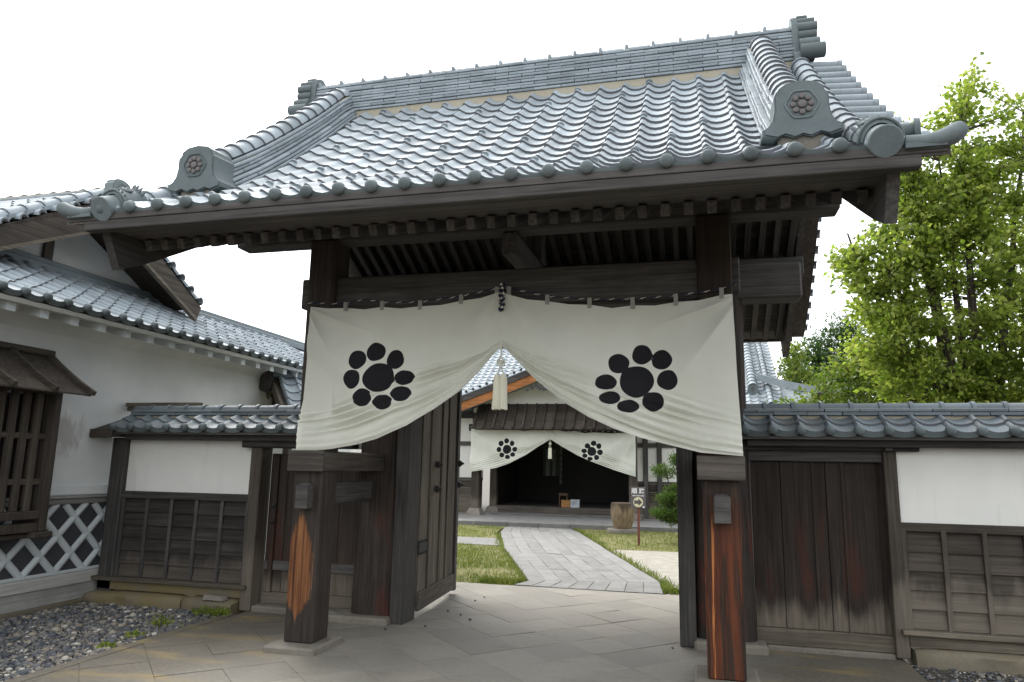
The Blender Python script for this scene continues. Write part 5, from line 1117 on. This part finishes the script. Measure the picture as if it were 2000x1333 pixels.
def tree(name, label, base, lobes, ntip, per, leaf, mat, trunk_r, forks, seed, droop=.5, group=None, spread=.16, shell=.55, zmin=None, asp=.62):
    rg_ = np.random.default_rng(seed); root = thing(name, label, 'tree', base, group); base = np.array(base, float)
    tr = MB(); stems = []
    fk = base+np.array([0, 0, forks[0]]); tr.tube([base-[0, 0, .1], (base+fk)/2+[.02, .01, 0], fk], [trunk_r*1.15, trunk_r, trunk_r*.85], 10)
    for (c, r_, wt) in lobes:
        c = np.array(c, float); r_ = np.array(r_, float); end = c+[0, 0, r_[2]*.75]; pts = []
        for k in range(9):
            t_ = k/8; p = fk*(1-t_)**2+2*t_*(1-t_)*(fk*.45+c*.55+[0, 0, -.15*r_[2]])+t_*t_*end; p = p+rg_.normal(0, .03, 3)*(1 if 0 < k else 0); pts.append(p)
        rr = trunk_r*.62; tr.tube(pts, [max(.008, rr*(1-.85*k/8)) for k in range(9)], 7); stems.append(np.array(pts))
    S_all = np.concatenate(stems); Cs = []; Ds = []; wts = np.array([w_ for _, _, w_ in lobes], float); wts /= wts.sum()
    tw = MB()
    for k in range(ntip):
        i = rg_.choice(len(lobes), p=wts); c, r_, _ = lobes[i]; v = rg_.normal(0, 1, 3); v /= np.linalg.norm(v); rad = rg_.uniform(shell**3, 1)**(1/3); tip = np.array(c)+v*rad*np.array(r_)
        if zmin is not None and tip[2] < zmin: continue
        dist = np.linalg.norm((S_all-tip)*[1, 1, 1.5], axis=1)+np.where(S_all[:, 2] > tip[2]-.1, .8, 0); a = S_all[np.argmin(dist)]
        mid = a*.45+tip*.55+rg_.normal(0, .05, 3)+[0, 0, -.03]; d = tip-mid; ln = np.linalg.norm(d)+1e-6; d = d/ln
        if k % 2 == 0: tw.tube([a, mid, tip], [.016, .010, .003], 4, False)
        m = rg_.integers(int(per*.6), int(per*1.4)); t_ = rg_.uniform(-.2, 1.05, m)[:, None]; P = mid*(1-t_)+tip*t_+rg_.normal(0, spread, (m, 3))*[1, 1, .6]
        Cs.append(P); Ds.append(np.repeat(d[None], m, 0)+(P-np.array(c))*.3)
    tr.build('trunk', M['bark'], root, 60); tw.build('twigs', M['bark'], root, 60, recalc=False, kind='stuff')
    V, F = leaves(np.concatenate(Cs), np.concatenate(Ds), leaf, rg_, droop, asp); c = V.mean(0); me = np_mesh('crown', V-c, F, mat); put('crown', me, c, root); return root
tree('broadleaf_tree', 'tall yellow-green broadleaf tree rising behind the right-hand wall', (4.5, 13.3, 0),
     [((4.6, 13.2, 4.6), (1.55, 1.4, 1.9), 5.0), ((4.62, 13.0, 7.35), (.52, .5, 1.5), 1.15), ((4.2, 13.0, 6.1), (.95, .9, 1.1), 1.6), ((3.55, 13.0, 6.95), (.45, .45, .95), .8), ((3.75, 13.0, 5.9), (.7, .6, .8), 1.1), ((5.6, 13.2, 6.7), (.85, .8, 1.5), 1.8),
      ((3.15, 12.9, 5.1), (.75, .7, .62), .9), ((2.65, 12.9, 5.45), (.35, .4, .3), .22), ((3.2, 13.0, 4.0), (.75, .8, .75), 1.0), ((6.4, 13.4, 4.6), (1.6, 1.4, 2.2), 4.0), ((3.9, 13.1, 3.1), (1.1, .9, .7), 1.4), ((5.4, 13.0, 3.0), (1.5, .9, .8), 1.9), ((7.3, 13.2, 5.6), (1.2, 1.0, 1.8), 2.2)],
     1250, 42, .105, M['leafA'], .16, (1.3,), 21, .9, None, .105, .35)
tree('conifer', 'dark green conifer beyond the court, left of the broadleaf tree', (4.9, 27.5, 0), [((4.4, 27.5, 5.0), (1.3, 1.2, 1.5), 3), ((5.2, 27.5, 6.0), (.9, .9, 1.3), 1.6), ((3.4, 27.3, 4.1), (1.0, 1.0, .9), 1.5), ((6.2, 27.5, 4.6), (1.4, 1.2, 1.3), 2)], 420, 34, .16, M['leafB'], .2, (2.2,), 22, .1, 'trees beyond the court', .22, .3, None, .35)
tree('small_maple', 'low pale yellow-green tree between the hall roof and the big tree', (4.0, 19.0, 0), [((3.9, 19, 3.6), (1.1, 1.0, .95), 3), ((4.7, 19, 4.4), (.8, .8, .8), 1.6), ((2.9, 18.9, 3.0), (.9, .7, .5), 1.6), ((2.35, 18.8, 3.0), (.65, .6, .35), 1.1), ((5.6, 19, 3.7), (1.0, .9, 1.1), 2)], 420, 24, .12, M['leafC'], .1, (1.6,), 23, .5, 'trees beyond the court', .15, .3)
tree('leafy_shrub', 'thin light-green sapling beside the hall roof verge', (3.3, 24.4, 0), [((3.2, 24.4, 5.0), (.45, .5, .9), 2), ((3.5, 24.4, 4.2), (.6, .5, .6), 1.4)], 110, 15, .13, M['leafC'], .05, (3.0,), 24, .4, 'trees beyond the court', .14, .3)
tree('garden_pine', 'clipped garden pine with cloud-shaped tiers at the hall corner', (-.38, 16.9, 0), [((-.42, 16.9, 1.02), (.48, .42, .15), 3), ((-.62, 16.8, .64), (.46, .4, .13), 2.4), ((-.35, 16.9, 1.22), (.36, .35, .1), 1), ((-.72, 16.9, 1.62), (.30, .2, .09), .5), ((-.35, 16.9, 1.85), (.30, .2, .13), .7), ((.2, 17, .75), (.5, .4, .3), 1.5)], 430, 46, .06, M['needle'], .055, (.4,), 25, -.6, None, .045, .3, None, .28)
tree('low_shrub', 'low green shrub by the stone foot of the left porch post', (-7.35, 20.6, .08), [((-7.35, 20.6, .30), (.45, .3, .2), 2), ((-7.8, 20.7, .3), (.4, .3, .22), 1.4)], 120, 22, .06, M['leafB'], .02, (.1,), 26, .0, None, .06, .3)
def weed(x, y, n, sz, k, label):
    rg_ = np.random.default_rng(k); r_ = thing('weed', label, 'weed', (x, y, 0), 'weeds in the gravel'); C_ = np.c_[rg_.normal(x, sz, n), rg_.normal(y, sz*.8, n), rg_.uniform(.0, sz*.7, n)]; D_ = np.c_[(C_[:, :2]-[x, y])/sz, np.full(n, .7)]
    V, F = leaves(C_, D_, .045, rg_, -.1); c = V.mean(0); put('leaves', np_mesh('leaves', V-c, F, M['leafA']), c, r_)
for k, (x, y, n, sz, lb) in enumerate(((-5.02, 6.85, 110, .085, 'widest clump of green weeds at the end of the mossy wall footing'), (-4.93, 6.93, 60, .05, 'small weed tuft wedged between the footing and the paving corner'), (-5.12, 6.3, 40, .05, 'bushy weed in the gravel a stride before the widest clump'),
                                       (-5.05, 5.85, 22, .035, 'thin weed sprig in the gravel halfway along the paving edge'), (-4.98, 5.45, 26, .03, 'weed sprig pressed against the paving edge farthest from the wall'), (-5.3, 6.5, 22, .04, 'sparse weed standing alone in the gravel away from the paving'))): weed(x, y, n, sz, 60+k, lb)
